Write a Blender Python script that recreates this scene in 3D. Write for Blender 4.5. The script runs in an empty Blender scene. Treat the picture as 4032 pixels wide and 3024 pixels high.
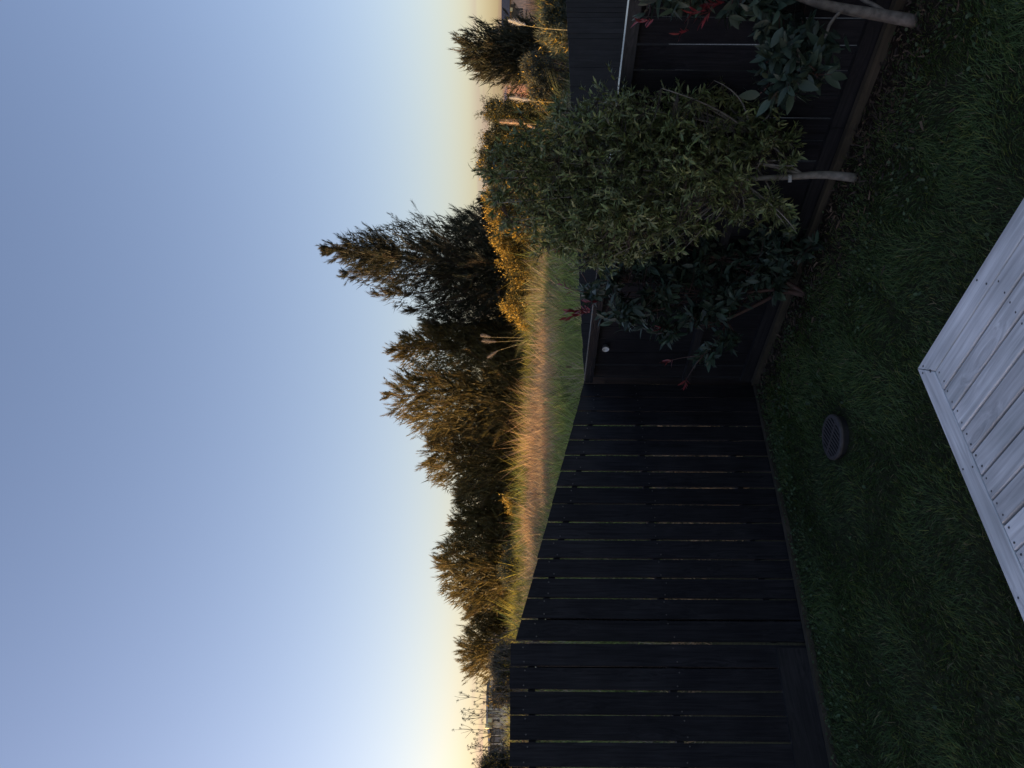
import bpy, math, random
import numpy as np
from mathutils import Vector, Matrix

random.seed(7)
RNG = np.random.default_rng(11)
scene = bpy.context.scene
COL = scene.collection

# ------------------------------------------------------------------ camera
EYE = 2.10
F = 2950.0                       # focal length in pixels of the 4032 px frame
cam_data = bpy.data.cameras.new('camera')
cam_data.sensor_fit = 'HORIZONTAL'
cam_data.sensor_width = 36.0
cam_data.lens = 36.0 * F / 4032.0
cam_data.clip_start = 0.05
cam_data.clip_end = 6000.0
cam = bpy.data.objects.new('camera', cam_data)
COL.objects.link(cam)
# the phone was held on its side: image right is world down, image top is world right
roll = math.radians(0.355)
cx = Vector((math.sin(roll), 0, -math.cos(roll)))
cy = Vector((math.cos(roll), 0, math.sin(roll)))
cz = Vector((0, -1, 0))
cam.matrix_world = Matrix(((cx.x, cy.x, cz.x, 0), (cx.y, cy.y, cz.y, 0), (cx.z, cy.z, cz.z, EYE), (0, 0, 0, 1)))
scene.camera = cam

# ------------------------------------------------------------------ sky, sun, exposure
SUN_EL = math.radians(7.0)
SUN_DIR_AZ = math.radians(-86.0)   # azimuth of the sun seen from the camera, 0 = straight ahead (+Y), negative = left
world = bpy.data.worlds.new('World')
scene.world = world
world.use_nodes = True
wn = world.node_tree
for n in list(wn.nodes):
    wn.nodes.remove(n)
sky = wn.nodes.new('ShaderNodeTexSky')
sky.sky_type = 'NISHITA'
sky.sun_disc = False
sky.sun_elevation = SUN_EL
sky.sun_rotation = SUN_DIR_AZ
sky.altitude = 0
sky.air_density = 0.9
sky.dust_density = 1.5
sky.ozone_density = 1.0
bg = wn.nodes.new('ShaderNodeBackground')
bg.inputs['Strength'].default_value = 0.15
wo = wn.nodes.new('ShaderNodeOutputWorld')
# a few thin mauve cloud banks low over the horizon, all the way round
wtc = wn.nodes.new('ShaderNodeTexCoord')
wmp = wn.nodes.new('ShaderNodeMapping'); wmp.inputs['Scale'].default_value = (5.0, 5.0, 55.0)
wnz = wn.nodes.new('ShaderNodeTexNoise'); wnz.inputs['Scale'].default_value = 1.0; wnz.inputs['Detail'].default_value = 3.0
wn.links.new(wtc.outputs['Generated'], wmp.inputs['Vector']); wn.links.new(wmp.outputs[0], wnz.inputs['Vector'])
wcr = wn.nodes.new('ShaderNodeMapRange'); wcr.inputs['From Min'].default_value = 0.47; wcr.inputs['From Max'].default_value = 0.56
wn.links.new(wnz.outputs['Fac'], wcr.inputs['Value'])
wsp = wn.nodes.new('ShaderNodeSeparateXYZ'); wn.links.new(wtc.outputs['Generated'], wsp.inputs[0])
wbd = wn.nodes.new('ShaderNodeValToRGB')
for e_, (ps, vl) in zip(wbd.color_ramp.elements, ((0.0, 1.0), (0.056, 0.0))):
    e_.position = ps; e_.color = (vl, vl, vl, 1)
ne = wbd.color_ramp.elements.new(0.036); ne.color = (1, 1, 1, 1)
wn.links.new(wsp.outputs['Z'], wbd.inputs['Fac'])
wml = wn.nodes.new('ShaderNodeMath'); wml.operation = 'MULTIPLY'
wn.links.new(wcr.outputs[0], wml.inputs[0]); wn.links.new(wbd.outputs[0], wml.inputs[1])
wcl = wn.nodes.new('ShaderNodeMix'); wcl.data_type = 'RGBA'; wcl.blend_type = 'MULTIPLY'
wn.links.new(wml.outputs[0], wcl.inputs['Factor']); wcl.inputs[7].default_value = (0.86, 0.76, 0.90, 1)
wtn = wn.nodes.new('ShaderNodeMix'); wtn.data_type = 'RGBA'; wtn.blend_type = 'MULTIPLY'; wtn.inputs['Factor'].default_value = 1.0
wtn.inputs[7].default_value = (0.99, 0.90, 1.045, 1)
wn.links.new(sky.outputs[0], wtn.inputs[6]); wn.links.new(wtn.outputs[2], wcl.inputs[6])
wn.links.new(wcl.outputs[2], bg.inputs['Color'])
wn.links.new(bg.outputs[0], wo.inputs['Surface'])

sun_data = bpy.data.lights.new('sun', 'SUN')
sun_data.energy = 5.0
sun_data.angle = math.radians(0.53)
sun_data.color = (1.0, 0.62, 0.26)
sun = bpy.data.objects.new('sun', sun_data)
COL.objects.link(sun)
to_sun = Vector((math.sin(SUN_DIR_AZ) * math.cos(SUN_EL), math.cos(SUN_DIR_AZ) * math.cos(SUN_EL), math.sin(SUN_EL)))
sun.rotation_euler = to_sun.to_track_quat('Z', 'Y').to_euler()

vs = scene.view_settings
vs.view_transform = 'Standard'
vs.look = 'None'
vs.gamma = 1.0
vs.use_curve_mapping = False
vs.exposure = 1.06
scene.cycles.use_denoising = True
scene.cycles.max_bounces = 8
scene.cycles.transparent_max_bounces = 8

# ------------------------------------------------------------------ helpers
def at(x, y, Y):
    """photo pixel (4032 x 3024) at depth Y metres -> world point"""
    v = (x - 2016) + 0.0062 * (y - 1512)
    u = (1512 - y) + 0.0062 * (x - 2016)
    return np.array((u / F * Y, Y, EYE - v / F * Y))

def nrm(a):
    return a / np.maximum(np.linalg.norm(a, axis=-1, keepdims=True), 1e-9)

def smooth(a, lo, hi):
    t = np.clip((a - lo) / (hi - lo), 0, 1)
    return t * t * (3 - 2 * t)

def vnoise(x, y, freq, seed):
    r = np.random.default_rng(seed)
    out = 0
    for i in range(7):
        an = r.uniform(0, 6.28); f = freq * r.uniform(0.6, 1.6); ph = r.uniform(0, 6.28)
        out = out + np.sin((x * math.cos(an) + y * math.sin(an)) * f + ph)
    return out / 7.0 * 1.6

def new_mesh(name, verts, faces, tint=None, smooth_shade=False):
    """faces: list of int arrays (n, k)"""
    verts = np.asarray(verts, dtype=np.float32)
    me = bpy.data.meshes.new(name)
    me.vertices.add(len(verts))
    me.vertices.foreach_set('co', verts.ravel())
    loops, starts, tot = [], [], 0
    for f in faces:
        f = np.asarray(f, dtype=np.int32)
        if f.size == 0:
            continue
        n, k = f.shape
        loops.append(f.ravel())
        starts.append(np.arange(n, dtype=np.int32) * k + tot)
        tot += n * k
    loops = np.concatenate(loops); starts = np.concatenate(starts)
    me.loops.add(len(loops)); me.loops.foreach_set('vertex_index', loops)
    me.polygons.add(len(starts)); me.polygons.foreach_set('loop_start', starts)
    me.polygons.foreach_set('use_smooth', np.full(len(starts), bool(smooth_shade)))
    me.update(calc_edges=True)
    me.validate()
    if tint is not None:
        a = me.color_attributes.new('tint', 'FLOAT_COLOR', 'POINT')
        t = np.ones((len(verts), 4), dtype=np.float32); t[:, :3] = tint
        a.data.foreach_set('color', t.ravel())
    return me

def obj(name, me, mat=None, parent=None, label=None, cat=None, group=None, kind=None):
    o = bpy.data.objects.new(name, me)
    COL.objects.link(o)
    if mat is not None and me is not None and not me.materials:
        me.materials.append(mat)
    if parent is not None:
        o.parent = parent
    if label: o['label'] = label
    if cat: o['category'] = cat
    if group: o['group'] = group
    if kind: o['kind'] = kind
    return o

def thing(name, loc, label, cat, group=None):
    o = obj(name, None, None, None, label, cat, group)
    o.empty_display_size = 0.1
    o.location = loc
    return o

def place(o, world_loc=None):
    """parts are modelled in world space: cancel the parent's location"""
    if o.parent is not None:
        o.matrix_parent_inverse = Matrix.Translation(-o.parent.location)
    return o

def wpart(name, me, mat, parent, kind=None, label=None):
    o = obj(name, me, mat, parent, kind=kind, label=label)
    if parent is not None:
        p = parent
        off = Vector((0, 0, 0))
        while p is not None:
            off += p.location
            p = p.parent
        o.matrix_parent_inverse = Matrix.Translation(-off)
    return o

class MB:
    """collects simple shapes into one mesh"""
    def __init__(self):
        self.v = []; self.q = []; self.t = []; self.n = 0
    def add(self, verts, quads=(), tris=()):
        self.v.append(np.asarray(verts, dtype=float))
        if len(quads): self.q.append(np.asarray(quads) + self.n)
        if len(tris): self.t.append(np.asarray(tris) + self.n)
        self.n += len(verts)
    def prism(self, base4, vec):
        b = np.asarray(base4, float); k = len(b)
        v = np.vstack([b, b + np.asarray(vec, float)])
        self.v.append(v)
        for i in range(k):
            j = (i + 1) % k
            self.q.append(np.array([[i, j, j + k, i + k]]) + self.n)
        if k == 4:
            self.q.append(np.array([[3, 2, 1, 0], [4, 5, 6, 7]]) + self.n)
        else:
            for i in range(1, k - 1):
                self.t.append(np.array([[0, i + 1, i], [k, k + i, k + i + 1]]) + self.n)
        self.n += 2 * k
    def box(self, x0, x1, y0, y1, z0, z1):
        self.prism([(x0, y0, z0), (x1, y0, z0), (x1, y1, z0), (x0, y1, z0)], (0, 0, z1 - z0))
    def obox(self, o, ax, ay, az):
        o = np.asarray(o, float); ax = np.asarray(ax, float); ay = np.asarray(ay, float)
        self.prism([o, o + ax, o + ax + ay, o + ay], az)
    def tube(self, pts, radii, sides=6):
        pts = np.asarray(pts, float); n = len(pts)
        radii = np.broadcast_to(np.asarray(radii, float), (n,))
        tang = np.gradient(pts, axis=0); tang = nrm(tang)
        ref = np.array((0.31, 0.87, 0.23)) if abs(tang[0][2]) > 0.6 else np.array((0.1, 0.2, 1.0))
        a = nrm(np.cross(tang, ref)); b = np.cross(tang, a)
        ang = np.arange(sides) / sides * 2 * math.pi
        ring = pts[:, None, :] + radii[:, None, None] * (np.cos(ang)[None, :, None] * a[:, None, :] + np.sin(ang)[None, :, None] * b[:, None, :])
        self.v.append(ring.reshape(-1, 3))
        i = np.arange(n - 1)[:, None] * sides; j = np.arange(sides)[None, :]; j2 = (j + 1) % sides
        q = np.stack([i + j, i + j2, i + sides + j2, i + sides + j], -1).reshape(-1, 4)
        self.q.append(q + self.n)
        for s, flip in ((0, 1), ((n - 1) * sides, 0)):
            for k in range(1, sides - 1):
                tri = [s, s + k + 1, s + k] if flip else [s, s + k, s + k + 1]
                self.t.append(np.array([tri]) + self.n)
        self.n += n * sides
    def mesh(self, name, smooth_shade=False):
        fs = []
        if self.q: fs.append(np.vstack(self.q))
        if self.t: fs.append(np.vstack(self.t))
        return new_mesh(name, np.vstack(self.v), fs, smooth_shade=smooth_shade)

def blades(P, D, L, W, bend, tint, rng, two=True):
    """grass-like blades: P base, D direction, L length, W width, bend vector added at the tip"""
    n = len(P)
    D = nrm(D)
    side = nrm(np.cross(D, rng.normal(size=(n, 3)) + 1e-6)) * (W * 0.5)[:, None]
    tip = P + D * L[:, None] + bend
    if two:
        mid = P + D * (L * 0.55)[:, None] + bend * 0.28
        V = np.stack([P - side, P + side, mid + side * 0.8, mid - side * 0.8, tip], 1).reshape(-1, 3)
        b = np.arange(n)[:, None] * 5
        faces = [b + np.array([[0, 1, 2, 3]]), b + np.array([[3, 2, 4]])]
        T = np.repeat(tint, 5, axis=0)
    else:
        V = np.stack([P - side, P + side, tip], 1).reshape(-1, 3)
        b = np.arange(n)[:, None] * 3
        faces = [b + np.array([[0, 1, 2]])]
        T = np.repeat(tint, 3, axis=0)
    return V, faces, T

# ------------------------------------------------------------------ materials
def mat_new(name):
    m = bpy.data.materials.new(name); m.use_nodes = True
    nt = m.node_tree
    bsdf = nt.nodes['Principled BSDF']
    return m, nt, bsdf

def node(nt, t, **kw):
    n = nt.nodes.new(t)
    for k, v in kw.items():
        if k in n.inputs: n.inputs[k].default_value = v
        else: setattr(n, k, v)
    return n

def m_plain(name, col, rough=0.6, noise=0.25, scale=8.0, bump=0.0, metallic=0.0, spec=0.5):
    m, nt, b = mat_new(name)
    tc = node(nt, 'ShaderNodeTexCoord')
    nz = node(nt, 'ShaderNodeTexNoise', Scale=scale, Detail=5.0)
    nt.links.new(tc.outputs['Object'], nz.inputs['Vector'])
    r = node(nt, 'ShaderNodeValToRGB')
    r.color_ramp.elements[0].position = 0.3; r.color_ramp.elements[1].position = 0.7
    r.color_ramp.elements[0].color = tuple(c * (1 - noise) for c in col) + (1,)
    r.color_ramp.elements[1].color = tuple(min(1, c * (1 + noise)) for c in col) + (1,)
    nt.links.new(nz.outputs['Fac'], r.inputs['Fac'])
    nt.links.new(r.outputs['Color'], b.inputs['Base Color'])
    b.inputs['Roughness'].default_value = rough
    b.inputs['Metallic'].default_value = metallic
    b.inputs['Specular IOR Level'].default_value = spec
    if bump:
        bp = node(nt, 'ShaderNodeBump', Strength=bump, Distance=0.01)
        nt.links.new(nz.outputs['Fac'], bp.inputs['Height'])
        nt.links.new(bp.outputs['Normal'], b.inputs['Normal'])
    return m

def m_wood(name, c0, c1, axis, rough=0.6, bump=0.25, fine=60.0, knots=True, stain=None, spec=0.4, coord='Object'):
    """wood grain stretched along a local axis, different on every board"""
    m, nt, b = mat_new(name)
    tc = node(nt, 'ShaderNodeTexCoord')
    oi = node(nt, 'ShaderNodeObjectInfo')
    off = node(nt, 'ShaderNodeVectorMath', operation='SCALE')
    comb = node(nt, 'ShaderNodeCombineXYZ')
    for i in range(3): nt.links.new(oi.outputs['Random'], comb.inputs[i])
    nt.links.new(comb.outputs[0], off.inputs[0]); off.inputs['Scale'].default_value = 37.0
    add = node(nt, 'ShaderNodeVectorMath', operation='ADD')
    nt.links.new(tc.outputs[coord], add.inputs[0]); nt.links.new(off.outputs[0], add.inputs[1])
    # knots warp the grain
    mpk = node(nt, 'ShaderNodeMapping')
    sk = [7.0, 7.0, 7.0]; sk[axis] = 2.2
    mpk.inputs['Scale'].default_value = sk
    nt.links.new(add.outputs[0], mpk.inputs['Vector'])
    vor = node(nt, 'ShaderNodeTexVoronoi', Scale=1.0)
    nt.links.new(mpk.outputs[0], vor.inputs['Vector'])
    kr = node(nt, 'ShaderNodeMapRange')
    kr.inputs['From Min'].default_value = 0.0; kr.inputs['From Max'].default_value = 0.42
    kr.inputs['To Min'].default_value = 1.0; kr.inputs['To Max'].default_value = 0.0
    nt.links.new(vor.outputs['Distance'], kr.inputs['Value'])
    mp = node(nt, 'ShaderNodeMapping')
    sc = [fine, fine, fine]; sc[axis] = fine * 0.045
    mp.inputs['Scale'].default_value = sc
    nt.links.new(add.outputs[0], mp.inputs['Vector'])
    addk = node(nt, 'ShaderNodeVectorMath', operation='MULTIPLY_ADD')
    ck = node(nt, 'ShaderNodeCombineXYZ')
    for i in range(3): nt.links.new(kr.outputs[0], ck.inputs[i])
    nt.links.new(ck.outputs[0], addk.inputs[0])
    addk.inputs[1].default_value = (2.2, 2.2, 2.2) if knots else (0, 0, 0)
    nt.links.new(mp.outputs[0], addk.inputs[2])
    nz = node(nt, 'ShaderNodeTexNoise', Scale=1.0, Detail=6.0, Roughness=0.62, Distortion=0.6)
    nt.links.new(addk.outputs[0], nz.inputs['Vector'])
    big = node(nt, 'ShaderNodeTexNoise', Scale=3.0, Detail=3.0)
    nt.links.new(add.outputs[0], big.inputs['Vector'])
    r = node(nt, 'ShaderNodeValToRGB')
    r.color_ramp.elements[0].position = 0.28; r.color_ramp.elements[1].position = 0.68
    r.color_ramp.elements[0].color = tuple(c0) + (1,); r.color_ramp.elements[1].color = tuple(c1) + (1,)
    nt.links.new(nz.outputs['Fac'], r.inputs['Fac'])
    mix = node(nt, 'ShaderNodeMix', data_type='RGBA', blend_type='MULTIPLY')
    mix.inputs['Factor'].default_value = 1.0
    br = node(nt, 'ShaderNodeValToRGB')
    br.color_ramp.elements[0].position = 0.3; br.color_ramp.elements[1].position = 0.7
    br.color_ramp.elements[0].color = (0.72, 0.72, 0.74, 1) if stain is None else tuple(stain) + (1,)
    br.color_ramp.elements[1].color = (1.0, 1.0, 1.0, 1)
    nt.links.new(big.outputs['Fac'], br.inputs['Fac'])
    nt.links.new(r.outputs['Color'], mix.inputs[6]); nt.links.new(br.outputs['Color'], mix.inputs[7])
    hv = node(nt, 'ShaderNodeHueSaturation')
    vr = node(nt, 'ShaderNodeMapRange')
    vr.inputs['To Min'].default_value = 0.82; vr.inputs['To Max'].default_value = 1.14
    nt.links.new(oi.outputs['Random'], vr.inputs['Value'])
    nt.links.new(vr.outputs[0], hv.inputs['Value']); nt.links.new(mix.outputs[2], hv.inputs['Color'])
    nt.links.new(hv.outputs[0], b.inputs['Base Color'])
    b.inputs['Roughness'].default_value = rough
    b.inputs['Specular IOR Level'].default_value = spec
    bp = node(nt, 'ShaderNodeBump', Strength=bump, Distance=0.004)
    nt.links.new(nz.outputs['Fac'], bp.inputs['Height'])
    nt.links.new(bp.outputs['Normal'], b.inputs['Normal'])
    return m

def m_leaf(name, col, rough=0.5, trans=0.3, use_tint=True, rand=False, spec=0.4, back=None):
    m, nt, b = mat_new(name)
    out = nt.nodes['Material Output']
    cnode = None
    if use_tint:
        at_ = node(nt, 'ShaderNodeAttribute', attribute_name='tint')
        mul = node(nt, 'ShaderNodeMix', data_type='RGBA', blend_type='MULTIPLY')
        mul.inputs['Factor'].default_value = 1.0
        mul.inputs[6].default_value = tuple(col) + (1,)
        nt.links.new(at_.outputs['Color'], mul.inputs[7])
        csock = mul.outputs[2]
    else:
        rgb = node(nt, 'ShaderNodeRGB'); rgb.outputs[0].default_value = tuple(col) + (1,)
        csock = rgb.outputs[0]
        if rand:
            oi = node(nt, 'ShaderNodeObjectInfo')
            hv = node(nt, 'ShaderNodeHueSaturation')
            vr = node(nt, 'ShaderNodeMapRange'); vr.inputs['To Min'].default_value = 0.6; vr.inputs['To Max'].default_value = 1.35
            nt.links.new(oi.outputs['Random'], vr.inputs['Value'])
            nt.links.new(vr.outputs[0], hv.inputs['Value']); nt.links.new(csock, hv.inputs['Color'])
            csock = hv.outputs[0]
    if back is not None:
        geo = node(nt, 'ShaderNodeNewGeometry')
        mb = node(nt, 'ShaderNodeMix', data_type='RGBA', blend_type='MIX')
        nt.links.new(geo.outputs['Backfacing'], mb.inputs['Factor'])
        nt.links.new(csock, mb.inputs[6]); mb.inputs[7].default_value = tuple(back) + (1,)
        csock = mb.outputs[2]
    nt.links.new(csock, b.inputs['Base Color'])
    b.inputs['Roughness'].default_value = rough
    b.inputs['Specular IOR Level'].default_value = spec
    if trans > 0:
        tr = node(nt, 'ShaderNodeBsdfTranslucent')
        nt.links.new(csock, tr.inputs['Color'])
        mx = node(nt, 'ShaderNodeMixShader'); mx.inputs[0].default_value = trans
        nt.links.new(b.outputs[0], mx.inputs[1]); nt.links.new(tr.outputs[0], mx.inputs[2])
        nt.links.new(mx.outputs[0], out.inputs['Surface'])
    return m

M = {}
M['fence'] = m_wood('black_stained_timber', (0.010, 0.0100, 0.0120), (0.030, 0.0290, 0.0330), 2, rough=0.75, bump=0.35, fine=70, stain=(0.55, 0.55, 0.6), spec=0.12)
M['rail'] = m_wood('black_stained_rail', (0.016, 0.016, 0.018), (0.040, 0.038, 0.041), 0, rough=0.22, bump=0.03, fine=60, stain=(0.7, 0.7, 0.7), spec=0.7)
M['plinth'] = m_wood('black_stained_plinth', (0.016, 0.0155, 0.017), (0.036, 0.034, 0.036), 0, rough=0.8, bump=0.3, fine=60, stain=(0.7, 0.7, 0.7), spec=0.15)
M['edging'] = m_wood('weathered_brown_edging', (0.040, 0.031, 0.021), (0.085, 0.068, 0.047), 0, rough=0.9, bump=0.4, fine=45, stain=(0.6, 0.62, 0.55))
M['deck'] = m_wood('silvered_deck_timber', (0.40, 0.395, 0.395), (0.78, 0.775, 0.765), 0, rough=0.75, bump=0.35, fine=42, stain=(0.68, 0.70, 0.70), spec=0.3)
M['deck_frame'] = m_wood('deck_frame_timber', (0.10, 0.085, 0.065), (0.2, 0.17, 0.13), 0, rough=0.85, fine=40)
M['steel'] = m_plain('dull_screw_steel', (0.09, 0.085, 0.085), 0.5, 0.3, 90, metallic=0.6)
M['plastic_black'] = m_plain('black_drain_plastic', (0.014, 0.013, 0.014), 0.55, 0.3, 40)
M['plastic_brown'] = m_plain('faded_drain_grate', (0.050, 0.043, 0.042), 0.6, 0.25, 30)
M['white_plastic'] = m_plain('white_plastic', (0.62, 0.62, 0.60), 0.4, 0.08, 30)
M['bark'] = m_plain('grey_brown_bark', (0.17, 0.145, 0.12), 0.85, 0.4, 30, bump=0.5)
M['bark_pale'] = m_plain('pale_bark', (0.22, 0.20, 0.17), 0.8, 0.35, 26, bump=0.5)
M['bark_dark'] = m_plain('dark_bark', (0.075, 0.055, 0.045), 0.9, 0.4, 12, bump=0.5)
M['lawn'] = m_leaf('lawn_grass', (1, 1, 1), 0.55, 0.25)
M['field'] = m_leaf('field_grass', (1, 1, 1), 0.7, 0.35)
M['needle'] = m_leaf('conifer_sprays', (1, 1, 1), 0.6, 0.42)
M['gorse'] = m_leaf('gorse', (1, 1, 1), 0.6, 0.25)
M['plume'] = m_leaf('plume_hair', (1, 1, 1), 0.8, 0.45)
M['wavy'] = m_leaf('wavy_leaf', (0.150, 0.176, 0.066), 0.42, 0.15, use_tint=False, rand=True, back=(0.14, 0.17, 0.09))
M['wavy_bulk'] = m_leaf('wavy_leaf_mass', (1, 1, 1), 0.42, 0.15)
M['glossy'] = m_leaf('glossy_dark_leaf', (0.045, 0.068, 0.046), 0.42, 0.1, use_tint=False, rand=True, back=(0.06, 0.08, 0.05), spec=0.3)
M['glossy_bulk'] = m_leaf('glossy_dark_leaf_mass', (1, 1, 1), 0.42, 0.1, spec=0.3)
M['red'] = m_leaf('red_new_leaf', (0.20, 0.030, 0.034), 0.35, 0.2, use_tint=False, rand=True, spec=0.5)
M['weed'] = m_leaf('weed_leaf', (1, 1, 1), 0.5, 0.2)
M['litter'] = m_leaf('dry_litter', (1, 1, 1), 0.85, 0.1)
M['twig'] = m_plain('dry_twig', (0.13, 0.10, 0.075), 0.9, 0.3, 20)
M['stem_red'] = m_plain('reddish_stem', (0.075, 0.042, 0.034), 0.7, 0.3, 25)
M['stem_pale'] = m_plain('straw_stem', (0.42, 0.36, 0.2), 0.8, 0.2, 20)
M['roof_dark'] = m_plain('charcoal_roof', (0.055, 0.057, 0.065), 0.6, 0.15, 2)
M['wall_pale'] = m_plain('pale_weatherboard', (0.70, 0.66, 0.58), 0.7, 0.08, 1.5)
M['wall_peach'] = m_plain('peach_render', (0.62, 0.42, 0.30), 0.8, 0.08, 1.5)
M['wall_grey'] = m_plain('grey_cladding', (0.26, 0.27, 0.30), 0.7, 0.1, 1.5)
M['warm_yellow'] = m_plain('cream_yellow', (0.78, 0.66, 0.34), 0.7, 0.06, 1.5)  # sunlight on the far left walls is put into this yellow
M['glass'] = m_plain('window_glass', (0.03, 0.035, 0.04), 0.08, 0.1, 1.0, spec=0.8)

def m_ground():
    m, nt, b = mat_new('earth_and_turf')
    a = node(nt, 'ShaderNodeAttribute', attribute_name='tint')
    tc = node(nt, 'ShaderNodeTexCoord')
    nz = node(nt, 'ShaderNodeTexNoise', Scale=22.0, Detail=8.0, Roughness=0.7)
    nt.links.new(tc.outputs['Object'], nz.inputs['Vector'])
    r = node(nt, 'ShaderNodeValToRGB')
    r.color_ramp.elements[0].color = (0.45, 0.42, 0.40, 1); r.color_ramp.elements[1].color = (1.4, 1.4, 1.35, 1)
    r.color_ramp.elements[0].position = 0.3; r.color_ramp.elements[1].position = 0.7
    nt.links.new(nz.outputs['Fac'], r.inputs['Fac'])
    mx = node(nt, 'ShaderNodeMix', data_type='RGBA', blend_type='MULTIPLY'); mx.inputs['Factor'].default_value = 1.0
    nt.links.new(a.outputs['Color'], mx.inputs[6]); nt.links.new(r.outputs['Color'], mx.inputs[7])
    nt.links.new(mx.outputs[2], b.inputs['Base Color'])
    b.inputs['Roughness'].default_value = 0.95
    b.inputs['Specular IOR Level'].default_value = 0.15
    bp = node(nt, 'ShaderNodeBump', Strength=0.6, Distance=0.03)
    nt.links.new(nz.outputs['Fac'], bp.inputs['Height']); nt.links.new(bp.outputs['Normal'], b.inputs['Normal'])
    return m
M['ground'] = m_ground()

# ------------------------------------------------------------------ terrain
C0 = np.array((0.01, 6.49))                              # fence corner on the ground
PHI = math.radians(49.0)
DL = np.array((math.sin(PHI), math.cos(PHI)))            # along the left fence, towards the far right
NL = np.array((-math.cos(PHI), math.sin(PHI)))           # outwards, to the field
PHI2 = math.radians(51.5)
DF = np.array((math.sin(PHI2), math.cos(PHI2)))          # the boundary fence beyond the corner
DB = np.array((math.cos(PHI), -math.sin(PHI)))           # along the back fence, towards the camera's right

def hgt(x, y):
    x = np.asarray(x, float); y = np.asarray(y, float)
    dx = x - C0[0]; dy = y - C0[1]
    t = dx * NL[0] + dy * NL[1]
    a = -(dx * DL[0] + dy * DL[1])
    yard = 0.055 * np.clip(a, 0, 5) * smooth(t, -3.0, 0.0) + 0.012 * vnoise(x, y, 2.2, 5)
    g = np.interp(y, [-50, 3, 8, 11.5, 16, 18.6, 21.5, 26, 40, 90, 400], [0.3, 0.45, 0.78, 1.0, 1.25, 1.40, 1.60, 1.35, 1.2, 0.6, 0.0])
    g = g - 0.034 * np.clip(x, -14, 14) * smooth(y, 6, 20) * (1 - smooth(y, 60, 200))
    g = g + (0.13 * vnoise(x, y, 0.9, 8) + 0.07 * vnoise(x, y, 2.4, 9)) * smooth(y, 7, 12) * (1 - smooth(y, 100, 300))
    w = smooth(t, 0.15, 3.2)
    return yard * (1 - w) + g * w

xs = np.unique(np.concatenate([np.linspace(-9, 9, 91), np.linspace(-40, 40, 81), np.linspace(-300, 300, 41), np.array([-3000, -1500, -700, 700, 1500, 3000.])]))
ys = np.unique(np.concatenate([np.linspace(-3, 12, 101), np.linspace(12, 45, 67), np.linspace(-60, 300, 37), np.array([-3000, -1500, -500, 500, 1000, 2000, 4000.])]))
GX, GY = np.meshgrid(xs, ys)
GZ = hgt(GX, GY)
nx, ny = len(xs), len(ys)
ii = (np.arange(ny - 1)[:, None] * nx + np.arange(nx - 1)[None, :]).ravel()
gq = np.stack([ii, ii + 1, ii + nx + 1, ii + nx], 1)
tt = (GX - C0[0]) * NL[0] + (GY - C0[1]) * NL[1]
sb = (GX - C0[0]) * (-NL[0]) + (GY - C0[1]) * (-NL[1])
db_ = -((GX - C0[0]) * DL[0] + (GY - C0[1]) * DL[1])     # distance in front of the back fence (yard side positive)
gt = np.empty(GX.shape + (3,))
gt[:] = (0.030, 0.034, 0.016)
bed = smooth(-db_, -0.75, -0.35) * (tt < 0.1)
gt = gt * (1 - bed[..., None]) + np.array((0.030, 0.022, 0.016)) * bed[..., None]
nbr = ((db_ < -0.06) & (tt < -0.05))[..., None]
gt = np.where(nbr, np.array((0.30, 0.27, 0.22)), gt)
fld = smooth(tt, 0.3, 2.0)
gt = gt * (1 - fld[..., None]) + np.array((0.085, 0.080, 0.036)) * fld[..., None]
ground_me = new_mesh('ground', np.stack([GX, GY, GZ], -1).reshape(-1, 3), [gq], gt.reshape(-1, 3), True)
obj('ground', ground_me, M['ground'], kind='structure')

# ------------------------------------------------------------------ fences
PITCH = 0.152
def paling_mesh(name, w, t, z0, z1a, z1b, bow=0.0, seed=0):
    """a rough sawn board in local x (along fence), y (thickness, outwards), z; top may be raked"""
    r = random.Random(seed)
    n = 5
    v = []
    for i in range(n + 1):
        f = i / n
        e0 = bow * math.sin(f * math.pi) + r.uniform(-.0012, .0012)
        e1 = bow * math.sin(f * math.pi) + r.uniform(-.0012, .0012)
        za = z0 + (z1a - z0) * f; zb = z0 + (z1b - z0) * f
        yy = r.uniform(-.001, .001)
        v += [(-w / 2 + e0, yy, za), (w / 2 + e1, yy, zb), (w / 2 + e1, t + yy, zb), (-w / 2 + e0, t + yy, za)]
    q = []
    for i in range(n):
        for k in range(4):
            k2 = (k + 1) % 4
            q.append((i * 4 + k, i * 4 + k2, i * 4 + 4 + k2, i * 4 + 4 + k))
    q += [(3, 2, 1, 0), (n * 4, n * 4 + 1, n * 4 + 2, n * 4 + 3)]
    return new_mesh(name, v, [np.array(q)])

def rot_to(d):
    """local x along d (2d)"""
    return math.atan2(d[1], d[0])

NAIL = MB()
for k in range(1):
    ang = np.arange(7) / 7 * 2 * math.pi
    ring = np.stack([np.cos(ang) * .0045, np.full(7, -.0025), np.sin(ang) * .0045], 1)
    NAIL.prism(ring, (0, 0.0035, 0))
nail_me = NAIL.mesh('nail_head')
nail_me.materials.append(M['steel'])

def ground_line(p):
    return float(hgt(p[0], p[1]))

# --- tall level section on the left
def fence_origin(k):      # k boards to the left of the corner along -DL
    p = C0 - DL * (k * PITCH)
    return p

def run(name, label, ks, top, group, first_mesh_seed):
    p0 = fence_origin(ks[0])
    th = thing(name, (p0[0], p0[1], ground_line(p0)), label, 'fence', group)
    th.rotation_euler[2] = rot_to(-DL)
    return th

def local_part(name, me, mat, th, loc, rotz=0.0, tilt=0.0, sx=1.0):
    o = obj(name, me, mat, th)
    o.location = loc
    o.rotation_euler = (0, tilt, rotz)
    o.scale = (sx, 1, 1)
    return o

rf = random.Random(4)
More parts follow.
